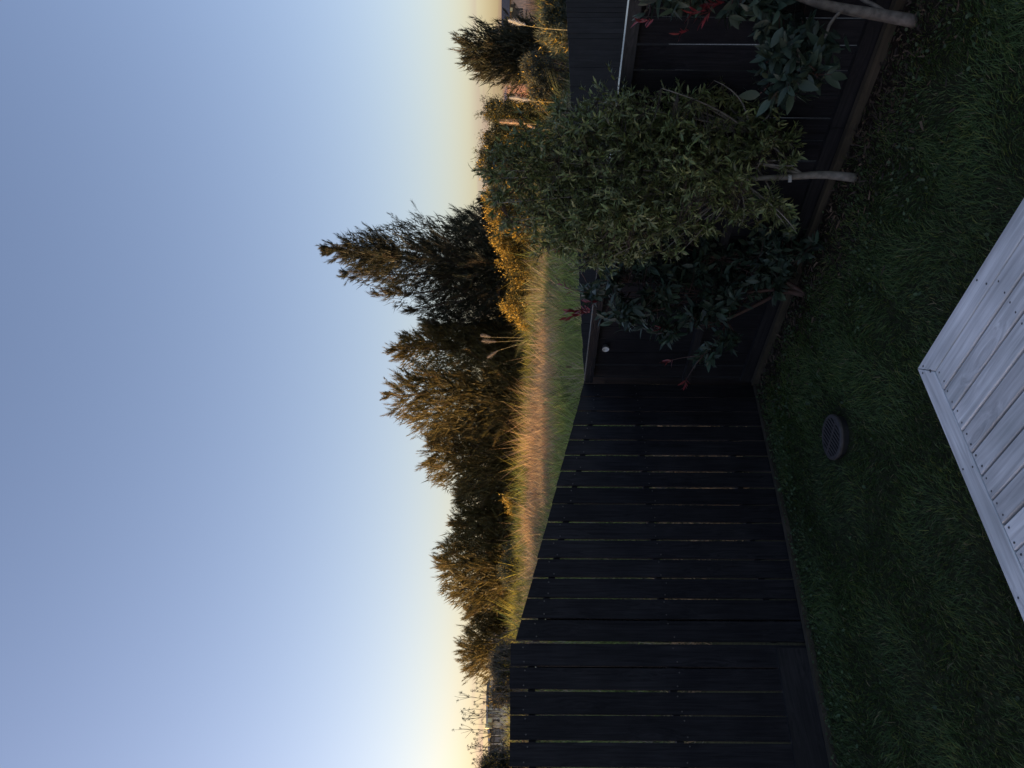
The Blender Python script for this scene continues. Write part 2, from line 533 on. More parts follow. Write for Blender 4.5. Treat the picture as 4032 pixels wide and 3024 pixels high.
# local frame: x = leftwards along the fence, y = towards the camera side?  (-DL rotated +90 deg)
# -DL rotated by +90 = (DL_y, -DL_x) = towards the yard
def section(name, label, k0, k1, topf, plinth, gapf):
    p0 = fence_origin(k0)
    zb = ground_line(p0)
    th = thing(name, (p0[0], p0[1], 0.0), label, 'fence')
    th.rotation_euler[2] = rot_to(-DL)
    for k in range(k0, k1):
        gap = gapf(k)
        w = PITCH - gap
        xc = (k - k0 + 0.5) * PITCH
        pc = fence_origin(k + 0.5)
        z0 = ground_line(pc) - 0.04
        za, zb2 = topf(k), topf(k + 1)
        jit = rf.uniform(-.003, .003)
        me = paling_mesh('paling', w, 0.016, z0, za + jit, zb2 + jit, rf.uniform(-.0025, .0025), k)
        o = local_part('paling', me, M['fence'], th, (xc + rf.uniform(-.001, .001), -0.016 + rf.uniform(-.0015, .0015), 0), 0, rf.uniform(-.0012, .0012))
        for zz in (topf(k) - 0.10, 1.02):
            for sx in (-.045, .045):
                nn = local_part('nail', nail_me, None, o, (sx + rf.uniform(-.006, .006), 0.0165, zz + rf.uniform(-.02, .02)), math.pi)
    # rails and posts on the field side
    L = (k1 - k0) * PITCH
    x0 = 0.02; x1 = L - 0.02
    for hz, slope in ((0.30, 0), (1.03, 0), (None, 1)):
        mb = MB()
        if slope:
            za = topf(k0) - 0.16; zb_ = topf(k1) - 0.16
        else:
            za = zb_ = hz
        mb.prism([(x0, -0.066, za), (x0, -0.0185, za), (x0, -0.0185, za + 0.045), (x0, -0.066, za + 0.045)], (x1 - x0, 0, zb_ - za))
        obj('rail', mb.mesh('rail'), M['plinth'], th)
    for xp in (0.10, L - 0.15):
        mb = MB(); zt = topf(k0 + xp / PITCH) - 0.17
        mb.box(xp - .05, xp + .05, -0.17, -0.0675, -0.3, zt)
        obj('post', mb.mesh('post'), M['rail'], th)
    return th

def gap_left(k): return max(0.006, rf.gauss(0.0140, 0.0040))
def gap_rake(k): return max(0.006, rf.gauss(0.0185 - 0.0003 * k, 0.0040)) if k != 1 else .006
tall = section('paling_fence', 'tall level black paling fence with plinth board, nearest the left of the lawn', 15, 27, lambda k: 2.10, True,
               lambda k: 0.004 if k == 15 else gap_left(k))
raked = section('paling_fence', 'black paling fence with its top sloping down to the corner of the lawn', 0, 15,
                lambda k: 1.477 + (2.065 - 1.477) * k / 15.0, False, gap_rake)
# shift the tall section a touch left so that a wide gap opens between the two
tall.location = (tall.location.x - DL[0] * 0.018, tall.location.y - DL[1] * 0.018, 0)
# plinth board of the tall section
def plinth_tall():
    mb = MB()
    L = 12 * PITCH
    z0 = [ground_line(fence_origin(15)) - .02, ground_line(fence_origin(27)) - .02]
    h = 0.20
    mb.prism([(0.03, 0.0025, z0[0] + .05), (0.03, 0.028, z0[0] + .05), (0.03, 0.028, z0[0] + .05 + h), (0.03, 0.0025, z0[0] + .05 + h)], (L, 0, z0[1] - z0[0]))
    return obj('plinth_board', mb.mesh('plinth_board'), M['plinth'], tall)
plinth_tall()

# mowing strip at the foot of the left fence
def strip_piece(th, a, b, w, z):
    mb = MB()
    pa = C0 - DL * a; pb = C0 - DL * b
    n = -NL
    o0 = np.array((*(pa + n * 0.036), ground_line(pa) + z - .1)); o1 = np.array((*(pb + n * 0.036), ground_line(pb) + z - .1))
    mb.prism([o0, o0 + (n[0] * w, n[1] * w, 0), o0 + (n[0] * w, n[1] * w, .1), o0 + (0, 0, .1)], o1 - o0)
    return wpart('edging_board', mb.mesh('edging_board'), M['edging'], th)
es = thing('mowing_strip', (*C0, 0), 'weathered brown edging boards along the foot of the left fence', 'edging')
for a, b in ((0.06, 1.35), (1.354, 2.70), (2.704, 4.2)):
    strip_piece(es, a, b, 0.055, 0.030)

# --- back fence (rails on the yard side, palings beyond)
BACK_TOP = 1.475
bf = thing('paling_fence', (*C0, 0), 'low black paling fence with exposed top rail behind the green shrubs', 'fence')
bf.rotation_euler[2] = rot_to(DB)       # local x along the fence to the right, local y = DL direction (away)
nb = 34
rail_mb = None
back_pal = [paling_mesh('paling', 0.1465, 0.016, -0.05, BACK_TOP - .006, BACK_TOP - .006, rf.uniform(-.002, .002), 90 + i) for i in range(5)]
for i in range(nb):
    o = local_part('paling', back_pal[i % 5], M['fence'], bf, (0.03 + (i + .5) * PITCH, 0.052 + rf.uniform(-.0015, .0015), rf.uniform(-.004, .004)), 0, rf.uniform(-.001, .001), rf.uniform(0.955, 0.985) if i not in (0,) else .91)
    for zz in (BACK_TOP - .04,):
        pass
me = paling_mesh('paling', 0.092, 0.016, -0.05, BACK_TOP - .006, BACK_TOP - .006, 0, 77)
local_part('paling', me, M['fence'], bf, (-0.024, 0.0535, 0))
L = nb * PITCH
for x0, x1 in ((0.02, 2.42), (2.424, L)):
    mb = MB(); mb.box(x0, x1, -0.012, 0.050, BACK_TOP - 0.072, BACK_TOP); me = mb.mesh('top_rail')
    obj('top_rail', me, M['rail'], bf)
    mb = MB(); mb.box(x0, x1, 0.0, 0.050, 0.565, 0.625); obj('middle_rail', mb.mesh('middle_rail'), M['plinth'], bf)
    mb = MB(); mb.box(x0, x1, 0.012, 0.050, -0.06, 0.125); obj('plinth_board', mb.mesh('plinth_board'), M['plinth'], bf)
be = thing('bed_edging', (*(C0 + DB * 0.05), 0), 'brown timber edging under the low back fence', 'edging')
be.rotation_euler[2] = rot_to(DB)
for x0, x1 in ((0.02, 1.65), (1.654, 3.3), (3.304, 5.0)):
    mb = MB(); mb.box(x0, x1, -0.075, -0.028, -0.1, 0.055); obj('edging_board', mb.mesh('edging_board'), M['edging'], be)

# --- boundary fence carrying on beyond the corner
ff = thing('paling_fence', (*(C0 + NL * .0), 0), 'far black paling fence running on behind the low back fence', 'fence')
ff.rotation_euler[2] = rot_to(DF)
far_pal = [paling_mesh('paling', 0.144, 0.016, -0.3, 1.47, 1.47, rf.uniform(-.002, .002), 190 + i) for i in range(5)]
for i in range(64):
    o = local_part('paling', far_pal[i % 5], M['fence'], ff, (0.10 + (i + .5) * PITCH, rf.uniform(0, .001), -0.018 * i * PITCH + rf.uniform(-.004, .004)), 0, rf.uniform(-.001, .001), rf.choice((1.05, 1.048, 1.05, 1.046, 0.985)))
for hz in (0.3, 0.75, 1.25):
    mb = MB(); mb.prism([(0.1, .020, hz), (0.1, .065, hz), (0.1, .065, hz + .07), (0.1, .020, hz + .07)], (64 * PITCH, 0, -0.018 * 64 * PITCH))
    obj('rail', mb.mesh('rail'), M['rail'], ff)
for i in range(5):
    mb = MB(); mb.box(.3 + i * 2.3, .4 + i * 2.3, .067, .167, -.4, 1.36 - .018 * i * 2.3); obj('post', mb.mesh('post'), M['rail'], ff)

# small white cup on the back fence
def lathe(mb, prof, sides=20, origin=(0, 0, 0), axis=None):
    prof = np.asarray(prof, float); n = len(prof)
    ang = np.arange(sides) / sides * 2 * math.pi
    V = np.stack([prof[:, 0][:, None] * np.cos(ang), prof[:, 0][:, None] * np.sin(ang), np.repeat(prof[:, 1][:, None], sides, 1)], -1).reshape(-1, 3)
    if axis is not None:
        V = V @ np.array(Matrix(axis)).T
    V = V + np.asarray(origin)
    i = np.arange(n - 1)[:, None] * sides; j = np.arange(sides)[None, :]; j2 = (j + 1) % sides
    mb.add(V, np.stack([i + j, i + j2, i + sides + j2, i + sides + j], -1).reshape(-1, 4))
pc = C0 + DB * 0.425
cup = thing('wall_light', (*pc, 1.33), 'small round white cup light fixed to the low fence below its top rail', 'light')
mb = MB()
lathe(mb, [(0.0, 0), (.018, 0), (.027, .045), (.029, .047), (.027, .049), (.022, .046), (.018, .02), (0, .02)], 20)
cm = mb.mesh('cup', True)
co = obj('cup', cm, M['white_plastic'], cup)
co.rotation_euler = (math.radians(-90 + 180), 0, rot_to(DB)); co.location = (DL[0] * .048, DL[1] * .048, 0)
mb = MB(); lathe(mb, [(0, 0), (.021, 0), (.021, .006), (0, .006)], 16)
co2 = obj('base', mb.mesh('base'), M['plastic_black'], cup)
co2.rotation_euler = co.rotation_euler; co2.location = (DL[0] * .0515, DL[1] * .0515, 0)

# ------------------------------------------------------------------ deck
DZ = 0.48
K0 = np.array((0.071, 2.997))
eB = np.array((-0.790, -0.613)); eA = np.array((0.651, -0.759))
eB /= np.linalg.norm(eB); eA /= np.linalg.norm(eA)
def dk(a, b):            # a along eB, b along eA
    return K0 + eB * a + eA * b
deck = thing('deck', (*K0, 0), 'silver-grey weathered timber deck corner beside the lawn', 'deck')
def deck_piece(name, quad, mat, z0, z1, par=deck, bev=0.0025):
    """board with eased top edges; local x along its long side so that the grain follows"""
    q = [np.array(p) for p in quad]
    d = q[1] - q[0]; ang = math.atan2(d[1], d[0])
    ca, sa = math.cos(-ang), math.sin(-ang)
    loc = q[0]
    pts = [((p - loc)[0] * ca - (p - loc)[1] * sa, (p - loc)[0] * sa + (p - loc)[1] * ca) for p in q]
    cx_ = sum(p[0] for p in pts) / 4; cy_ = sum(p[1] for p in pts) / 4
    def inset(p, e):
        return (p[0] + (e if p[0] < cx_ else -e), p[1] + (e if p[1] < cy_ else -e))
    v = [(p[0], p[1], z0) for p in pts] + [(p[0], p[1], z1 - bev) for p in pts] + [(*inset(p, bev), z1) for p in pts]
    qs = [(3, 2, 1, 0), (8, 9, 10, 11)]
    for l in (0, 4):
        for k in range(4):
            k2 = (k + 1) % 4
            qs.append((l + k, l + k2, l + 4 + k2, l + 4 + k))
    me = new_mesh(name, v, [np.array(qs)])
    o = obj(name, me, mat, par)
    o.rotation_euler[2] = ang
    o.location = (loc[0] - deck.location.x, loc[1] - deck.location.y, 0)
    return o
EW = 0.0905; DP = 0.0933; ext = 2.6
deck_piece('edge_board', [dk(0.0015, 0.0008), dk(ext, 0.0), dk(ext, EW), dk(EW + .0015, EW)], M['deck'], DZ - .03, DZ)
deck_piece('edge_board', [dk(0.0, ext), dk(0.0, 0.0023), dk(EW, EW + .0023), dk(EW, ext)], M['deck'], DZ - .03, DZ)
nbd = 26
rd = random.Random(9)
screw = MB()
ang = np.arange(8) / 8 * 2 * math.pi
screw.prism(np.stack([np.cos(ang) * .0042, np.sin(ang) * .0042, np.zeros(8)], 1), (0, 0, .0016))
screw_me = screw.mesh('screw_head'); screw_me.materials.append(M['steel'])
def put_screw(p):
    o = obj('screw', screw_me, None, deck)
    o.location = (p[0] - deck.location.x + rd.uniform(-.003, .003), p[1] - deck.location.y + rd.uniform(-.003, .003), DZ - .0004)
for j in range(nbd):
    a0 = EW + j * DP + 0.0045; a1 = a0 + DP - 0.0085 + rd.uniform(-.0012, .0012)
    b0 = EW + 0.0035 + rd.uniform(-.001, .001)
    deck_piece('deck_board', [dk(a0, b0), dk(a0, ext), dk(a1, ext), dk(a1, b0)][::-1], M['deck'], DZ - .032 + rd.uniform(-.001, .001), DZ + rd.uniform(-.0012, .0012), bev=.003)
    if j < 14:
        for b in (b0 + .022, b0 + .475, b0 + .93):
            put_screw(dk(a0 + .018, b)); put_screw(dk(a1 - .018, b))
for a in (.03, .47, .95, 1.4):
    put_screw(dk(a + .01, .022)); put_screw(dk(a + .035, EW - .02))
for b in (.03, .48, .95):
    put_screw(dk(.022, b + .01)); put_screw(dk(EW - .02, b + .04))
# frame below
def deck_beam(a0, a1, b0, b1, z0, z1, nm):
    mb = MB()
    q = [(*dk(a0, b0), z0), (*dk(a1, b0), z0), (*dk(a1, b1), z0), (*dk(a0, b1), z0)]
    mb.prism(q, (0, 0, z1 - z0)); wpart(nm, mb.mesh(nm), M['deck_frame'], deck)
deck_beam(.012, ext, .012, .05, .12, DZ - .034, 'fascia_board')
deck_beam(.012, .05, .052, ext, .12, DZ - .034, 'fascia_board')
for b in (.52, .98, 1.44, 1.9, 2.36): deck_beam(.06, ext - .02, b, b + .045, .3, DZ - .036, 'joist')
for a in (.1, 1.2, 2.3):
    for b in (.1, 1.2, 2.3): deck_beam(a, a + .1, b, b + .1, -.2, .298, 'pile')

# ------------------------------------------------------------------ drain
dp = np.array((-0.318, 4.67)); dz = ground_line(dp)
R = 0.142
drain = thing('drain', (*dp, dz - .004), 'round black slotted drain grate standing proud in the grass', 'drain')
mb = MB(); lathe(mb, [(R - .02, -.1), (R - .006, -.1), (R - .012, .036), (R - .02, .036), (R - .02, -.1)], 32)
obj('riser', mb.mesh('riser', False), M['plastic_black'], drain)
gr = thing('grate', (0, 0, 0), None, None) if False else None
mb = MB(); lathe(mb, [(R - .022, .0375), (R, .0375), (R + .002, .043), (R, .054), (R - .006, .058), (R - .022, .058), (R - .022, .0375)], 36)
g0 = obj('grate', mb.mesh('grate'), M['plastic_brown'], drain)
gdir = math.radians(58)
bars = []
nbars = 10
for i in range(nbars):
    off = (i + .5 - nbars / 2) * (2 * (R - .02) / nbars)
    half = math.sqrt(max(0, (R - .021) ** 2 - off ** 2))
    mb = MB(); mb.box(-half, half, off - .0052, off + .0052, .041, .057)
    o = obj('bar', mb.mesh('bar'), M['plastic_brown'], g0); o.rotation_euler[2] = gdir
mb = MB(); mb.box(-.006, .006, -(R - .022), R - .022, .040, .0585)
o = obj('cross_bar', mb.mesh('cross_bar'), M['plastic_brown'], g0); o.rotation_euler[2] = gdir
mb = MB(); ang = np.arange(24) / 24 * 2 * math.pi
mb.prism(np.stack([np.cos(ang) * (R - .019), np.sin(ang) * (R - .019), np.full(24, -.09)], 1), (0, 0, .02))
obj('sump', mb.mesh('sump'), M['plastic_black'], drain)

# ------------------------------------------------------------------ lawn grass
def in_deck(p):
    d = p - K0
    det = eB[0] * eA[1] - eB[1] * eA[0]
    a = (d[:, 0] * eA[1] - d[:, 1] * eA[0]) / det
    b = (eB[0] * d[:, 1] - eB[1] * d[:, 0]) / det
    return (a > -.005) & (b > -.005)
def lawn():
    n = 330000
    r = np.random.default_rng(21)
    # sampled over the yard parallelogram: a = left of corner, s = towards camera
    P2 = np.stack([r.uniform(-3.2, 3.6, n), r.uniform(1.6, 7.0, n)], 1)
    d = P2 - C0
    t = -(d @ NL); a = -(d @ DL)
    keep = (t > .10) & (a > .10) & ~in_deck(P2) & (np.hypot(*(P2 - dp).T) > R + .008)
    keep &= np.abs(P2[:, 0]) < P2[:, 1] * .54 + .25
    ns = vnoise(P2[:, 0], P2[:, 1], 9.0, 31)
    thin = np.clip((a - .12) / .40, 0.10, 1) * np.clip(.35 + (t - .1) / .3, 0, 1)
    rim = np.hypot(*(P2 - dp).T)
    thin *= np.where(rim < R + .05, .35, 1.0)
    keep &= r.random(n) < thin * (0.85 + .25 * ns)
    P2 = P2[keep]; a = a[keep]; t = t[keep]; n = len(P2)
    P = np.column_stack([P2, hgt(P2[:, 0], P2[:, 1]) - .004])
    big = vnoise(P[:, 0], P[:, 1], 3.0, 32); med = vnoise(P[:, 0], P[:, 1], 11.0, 33)
    L = (0.028 + .024 * r.random(n) ** 1.5) * (1 + .22 * big + .20 * med)
    L = np.clip(L, .018, .12)
    tall_ = r.random(n) < .02
    L[tall_] *= 1.8
    # leaning in local directions, so that tufts appear
    la = vnoise(P[:, 0], P[:, 1], 6.0, 34) * 3.0 + r.normal(0, .9, n)
    lean = np.abs(r.normal(.45, .35, n))
    D = np.column_stack([np.cos(la) * lean, np.sin(la) * lean, np.ones(n)])
    bend = np.column_stack([np.cos(la), np.sin(la), np.full(n, -.5)]) * (L * r.uniform(.15, .75, n))[:, None]
    W = r.uniform(.0026, .0054, n)
    base = np.array((0.056, 0.098, 0.027))
    tint = base * (1 + .28 * big + .15 * med + r.normal(0, .22, n))[:, None]
    yel = (r.random(n) < .10 + .10 * (med > .5)); tint[yel] = tint[yel] * np.array((2.1, 1.45, 1.1))
    dry = r.random(n) < .025; tint[dry] = (.20, .17, .09)
    mossy = smooth(-a, -1.0, -.2)[:, None] * .6
    tint = tint * (1 - mossy) + tint * np.array((1.25, 1.1, .8)) * mossy
    V, Fc, T = blades(P, D, L, W, bend, np.clip(tint, .006, 1), r)
    me = new_mesh('lawn_grass', V, Fc, T)
    obj('lawn_grass', me, M['lawn'], None, 'short dark green lawn grass between the deck and the fences', 'grass', kind='stuff')
    return n
lawn()

def leaf_disc(P, Nn, R_, tint, r, k=6):
    """small roundish leaves"""
    n = len(P)
    Nn = nrm(Nn)
    a = nrm(np.cross(Nn, r.normal(size=(n, 3)))); b = np.cross(Nn, a)
    ang = np.arange(k) / k * 2 * math.pi
    V = P[:, None, :] + R_[:, None, None] * (np.cos(ang)[None, :, None] * a[:, None] + .75 * np.sin(ang)[None, :, None] * b[:, None])
    f = np.arange(n)[:, None] * k + np.arange(k)[None, :]
    return V.reshape(-1, 3), [f], np.repeat(tint, k, 0)

def ground_cover():
    r = np.random.default_rng(41)
    n = 1700
    a = r.uniform(.12, 1.1, n) ** 1.0; s = r.uniform(.1, 4.4, n)
    P2 = C0[None] - DL[None] * a[:, None] + DB[None] * s[:, None]
    n2 = 1100
    a2 = r.uniform(.2, 4, n2); s2 = np.abs(r.normal(0, .22, n2)) + .10
    P2b = C0[None] - DL[None] * a2[:, None] + DB[None] * s2[:, None]
    n3 = 260
    P2c = np.stack([r.uniform(-2.5, 3, n3), r.uniform(2.5, 6.3, n3)], 1)
    ncl = vnoise(P2[:, 0], P2[:, 1], 8, 42) > -.05
    P2 = np.vstack([P2[ncl], P2b, P2c])
    d = P2 - C0
    ok = (-(d @ NL) > .1) & (-(d @ DL) > .1) & ~in_deck(P2) & (np.hypot(*(P2 - dp).T) > R + .01)
    P2 = P2[ok]; n = len(P2)
    P = np.column_stack([P2, hgt(P2[:, 0], P2[:, 1]) + r.uniform(.006, .05, n)])
    Nn = np.column_stack([r.normal(0, .45, n), r.normal(-.2, .45, n), np.ones(n)])
    tint = np.array((.050, .080, .032)) * (1 + r.normal(0, .3, n))[:, None]
    V, Fc, T = leaf_disc(P, Nn, r.uniform(.005, .013, n), np.clip(tint, .01, 1), r)
    obj('clover_weeds', new_mesh('clover_weeds', V, Fc, T), M['weed'], None, 'small round leaved weeds creeping along the fence foot', 'weeds', kind='stuff')
    n = 3200
    a = np.abs(r.normal(0, .30, n)) + .10; s = r.uniform(.1, 4.6, n)
    P2 = C0[None] - DL[None] * a[:, None] + DB[None] * s[:, None]
    P = np.column_stack([P2, hgt(P2[:, 0], P2[:, 1]) + r.uniform(.002, .02, n)])
    tint = np.where(r.random((n, 1)) < .35, np.array([[.11, .075, .05]]), np.array([[.045, .033, .026]])) * (1 + r.normal(0, .3, n))[:, None]
    ax = r.normal(size=(n, 3)) * (1, 1, .25)
    V, Fc, T = blades(P, ax, r.uniform(.015, .07, n), r.uniform(.004, .014, n), r.normal(0, .008, (n, 3)), np.clip(tint, .01, 1), r)
    obj('leaf_litter', new_mesh('leaf_litter', V, Fc, T), M['litter'], None, 'brown bark and leaf litter in the bed under the shrubs', 'litter', kind='stuff')
ground_cover()

# ------------------------------------------------------------------ field grass
def field():
    r = np.random.default_rng(51)
    nc = 54000
    Yc = 6.4 + (31 - 6.4) * r.random(nc) ** .95
    Xc = r.uniform(-.62, .62, nc) * Yc
    t = (np.column_stack([Xc, Yc]) - C0) @ NL
    keep = (t > .22) & (r.random(nc) < np.clip(1.35 - Yc / 40, .5, 1) * np.clip(Yc / 16, .45, 1) * np.clip(.72 + .75 * vnoise(Xc, Yc, 4.2, 58), .22, 1))
    Xc = Xc[keep]; Yc = Yc[keep]; t = t[keep]; nc = len(Xc)
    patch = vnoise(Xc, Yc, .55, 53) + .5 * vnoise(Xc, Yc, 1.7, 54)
    # dry seed-head grass across the middle of the paddock and straw tint under the fence, greener towards the lower bank and on the crest
    band = np.exp(-((Yc - 17.2) / 2.0) ** 2) * .80 - .70 * np.exp(-((Yc - 12.0) / 2.4) ** 2) - .45 * np.exp(-((Yc - 21.0) / 1.3) ** 2) - .25 * smooth(Xc, 2, 6)  # tan and green also carry the sunlit and shaded bands in the tint
    band = band + 1.2 * (1 - smooth(t, .8, 3.0))  # straw tint brightens the fence gaps like sunlit grass
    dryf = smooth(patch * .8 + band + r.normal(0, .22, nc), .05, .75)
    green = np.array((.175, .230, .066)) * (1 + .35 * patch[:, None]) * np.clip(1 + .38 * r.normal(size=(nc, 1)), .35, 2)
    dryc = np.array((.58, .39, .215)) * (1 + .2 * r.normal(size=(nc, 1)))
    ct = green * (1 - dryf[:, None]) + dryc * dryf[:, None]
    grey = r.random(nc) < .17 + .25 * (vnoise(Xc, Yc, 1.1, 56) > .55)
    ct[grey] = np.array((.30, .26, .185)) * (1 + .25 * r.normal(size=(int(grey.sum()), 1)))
    yellow = (r.random(nc) < .75 * np.exp(-((Yc - 21.0) / 1.5) ** 2)); ct[yellow] = np.array((.44, .38, .07)) * (1 + .25 * r.normal(size=(int(yellow.sum()), 1)))  # sunlit rim of the crest put into the blade colour
    hc = (.10 + .34 * r.random(nc) ** 1.6) * np.clip(1 + .40 * vnoise(Xc, Yc, 1.3, 57) + .45 * vnoise(Xc, Yc, 4.2, 58), .3, 2.2) * (.75 + .25 * smooth(t, .5, 4))
    rc = r.uniform(.06, .20, nc)
    big_ = r.random(nc) < .10
    hc[big_] *= 1.9; rc[big_] *= 1.6
    per = 15
    ci = np.repeat(np.arange(nc), per); n = len(ci)
    an = r.uniform(0, 2 * math.pi, n); rad = np.sqrt(r.random(n))
    X = Xc[ci] + np.cos(an) * rad * rc[ci]; Y = Yc[ci] + np.sin(an) * rad * rc[ci]
    P = np.column_stack([X, Y, hgt(X, Y) - .01])
    L = hc[ci] * r.uniform(.7, 1.35, n) * (1.15 - .45 * rad)
    la = an + r.normal(0, .5, n)
    lean = .12 + .55 * rad * np.abs(r.normal(.8, .3, n))
    D = np.column_stack([np.cos(la) * lean + .10, np.sin(la) * lean, np.ones(n)])
    bend = np.column_stack([np.cos(la), np.sin(la), np.full(n, -.5)]) * (L * r.uniform(.1, .5, n))[:, None]
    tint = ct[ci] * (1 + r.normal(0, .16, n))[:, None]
    W = r.uniform(.009, .019, n) * (.5 + Y / 26)
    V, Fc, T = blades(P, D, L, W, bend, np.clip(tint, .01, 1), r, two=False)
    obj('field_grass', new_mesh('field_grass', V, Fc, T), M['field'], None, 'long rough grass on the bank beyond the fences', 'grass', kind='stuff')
field()

# ------------------------------------------------------------------ leaves for shrubs
def leaf_mesh_arrays(length, width, wave, curl, nseg=5, waves=4.0, fold=0.25, point=1.0):
    """unit leaf along +x, normal +z; returns verts, quads"""
    v = []
    for i in range(nseg + 1):
        f = i / nseg
        w = width * .5 * math.sin(math.pi * min(1, f ** .8 * .97 + .03)) ** .75 if i < nseg else width * .03
        z = -curl * length * f * f
        wz = wave * math.sin(f * waves * math.pi)
        wz2 = wave * math.sin(f * waves * math.pi + 1.3)
        v += [(f * length, -w, z + fold * w + wz), (f * length, 0, z), (f * length, w, z + fold * w + wz2)]
    q = []
    for i in range(nseg):
        b = i * 3
        q += [(b, b + 3, b + 4, b + 1), (b + 1, b + 4, b + 5, b + 2)]
    return np.array(v), np.array(q)

def frames(axis, up, rng):
    """matrices with x = axis, z ~ up"""
    x = nrm(axis)
    z = up - (up * x).sum(-1, keepdims=True) * x
    z = nrm(z); y = np.cross(z, x)
    return x, y, z

def shrub(name, label, base, trunk_pts, trunk_r, blobs, n_tips, per_tip, lsize, leafspec, mat_single, mat_bulk, mat_bark, tint0, seed,
          tip_out=0.55, splay=(.6, 1.25), red_tips=(), singles=300, twig_r=.0022, extra_limbs=10, stem_mat=None, keep_front=None, tie=None, up_bias=.5, splayz=None):
    r = np.random.default_rng(seed)
    th = thing(name, tuple(base), label, 'shrub')
    mb = MB()
    for tp, tr in zip(trunk_pts, trunk_r):
        mb.tube(tp, tr, 8)
    # skeleton nodes
    nodes = [np.asarray(tp[-1], float) for tp in trunk_pts] + [np.asarray(tp[len(tp) // 2], float) for tp in trunk_pts]
    blobs = [(np.array(c, float), np.array(s, float)) for c, s in blobs]
    vol = np.array([np.prod(s) ** .8 for _, s in blobs]); vol = vol / vol.sum()
    # limbs to each blob
    roots = np.array([tp[-1] for tp in trunk_pts], float)
    limb_nodes = []
    for c, s in blobs:
        for k in range(2):
            e = c + r.normal(0, .35, 3) * s
            p0 = roots[np.argmin(np.linalg.norm(roots - e, axis=1) + r.random(len(roots)) * .1)]
            m = (p0 + e) / 2 + np.array((0, 0, -.06)) + r.normal(0, .03, 3)
            fs = np.linspace(0, 1, 8)[:, None]
            pts = (1 - fs) ** 2 * p0 + 2 * fs * (1 - fs) * m + fs ** 2 * e
            mb.tube(pts, np.linspace(min(.008, trunk_r[0][-1] * .6), .002, 8), 5)
            limb_nodes.append(pts[2:])
    limb_nodes = np.vstack(limb_nodes)
    wpart('trunk', mb.mesh('trunk', True), mat_bark, th)
    # tips
    which = r.choice(len(blobs), n_tips, p=vol)
    u = nrm(r.normal(size=(n_tips, 3)))
    rad = r.random(n_tips) ** (tip_out) * (1 + .22 * np.abs(r.normal(size=n_tips)) * (r.random(n_tips) < .5))
    C = np.array([blobs[w][0] for w in which]); S = np.array([blobs[w][1] for w in which])
    tips = C + u * rad[:, None] * S
    axis = nrm(u * (1 - up_bias) / np.maximum(S / S.max(), .3) * .8 + np.array((0, 0, up_bias)) + r.normal(0, .25, (n_tips, 3)))
    mt = MB()
    for i in range(n_tips):
        e = tips[i]
        d2 = np.linalg.norm(limb_nodes - e, axis=1) + np.where(limb_nodes[:, 2] > e[2], .15, 0)
        p0 = limb_nodes[np.argmin(d2)]
        m = e - axis[i] * np.linalg.norm(e - p0) * .45
        fs = np.linspace(0, 1, 4)[:, None]
        pts = (1 - fs) ** 2 * p0 + 2 * fs * (1 - fs) * m + fs ** 2 * e
        mt.tube(pts, np.linspace(twig_r * 1.6, twig_r * .6, 4), 3)
    wpart('twigs', mt.mesh('twigs', True), stem_mat or mat_bark, th, kind='stuff')
    # leaves, several along the last stretch of each twig
    nl = n_tips * per_tip
    ti = np.repeat(np.arange(n_tips), per_tip)
    back = r.random(nl) ** 1.3 * lsize * 1.9
    pos = tips[ti] - axis[ti] * back[:, None]
    rad_dir = nrm(np.cross(axis[ti], r.normal(size=(nl, 3))))
    al = r.uniform(splay[0], splay[1], nl) * (.55 + .45 * np.clip(back / lsize, 0, 1.2))
    ldir = nrm(axis[ti] * np.cos(al)[:, None] + rad_dir * np.sin(al)[:, None])
    up = nrm(axis[ti] * .8 + np.array((0, 0, .5)) + r.normal(0, .25, (nl, 3)))
    sz = lsize * r.uniform(.6, 1.2, nl)
    X, Yv, Z = frames(ldir, up, r)
    variants = [leaf_mesh_arrays(1, leafspec['w'] * q1, leafspec['wave'] * q2, leafspec['curl'] * q3, leafspec.get('seg', 5), leafspec['waves'], leafspec['fold'])
                for q1, q2, q3 in ((1, 1, .5), (.85, 1.3, 1.4), (1.15, .7, 1.0), (.95, 1.1, -.4))]
    # the leaves nearest to the viewer and outermost become leaves of their own
    vis = np.linalg.norm(pos - np.array((0, 0, EYE)), axis=1) - .35 * rad[ti] + r.random(nl) * .15
    order = np.argsort(vis)
    single = np.zeros(nl, bool); single[order[:singles]] = True
    meshes = []
    for vi, (v, q) in enumerate(variants):
        me = new_mesh('leaf', v, [q], smooth_shade=True); me.materials.append(mat_single); meshes.append(me)
    base_v = Vector(base)
    for i in np.nonzero(single)[0]:
        o = bpy.data.objects.new('leaf', meshes[i % 4]); COL.objects.link(o)
        mtx = Matrix(((X[i, 0], Yv[i, 0], Z[i, 0], pos[i, 0] - base_v.x), (X[i, 1], Yv[i, 1], Z[i, 1], pos[i, 1] - base_v.y), (X[i, 2], Yv[i, 2], Z[i, 2], pos[i, 2] - base_v.z), (0, 0, 0, 1)))
        o.parent = th
        o.matrix_local = mtx @ Matrix.Scale(float(sz[i]), 4)
    rest = np.nonzero(~single)[0]
    Vs, Qs, Ts, off = [], [], [], 0
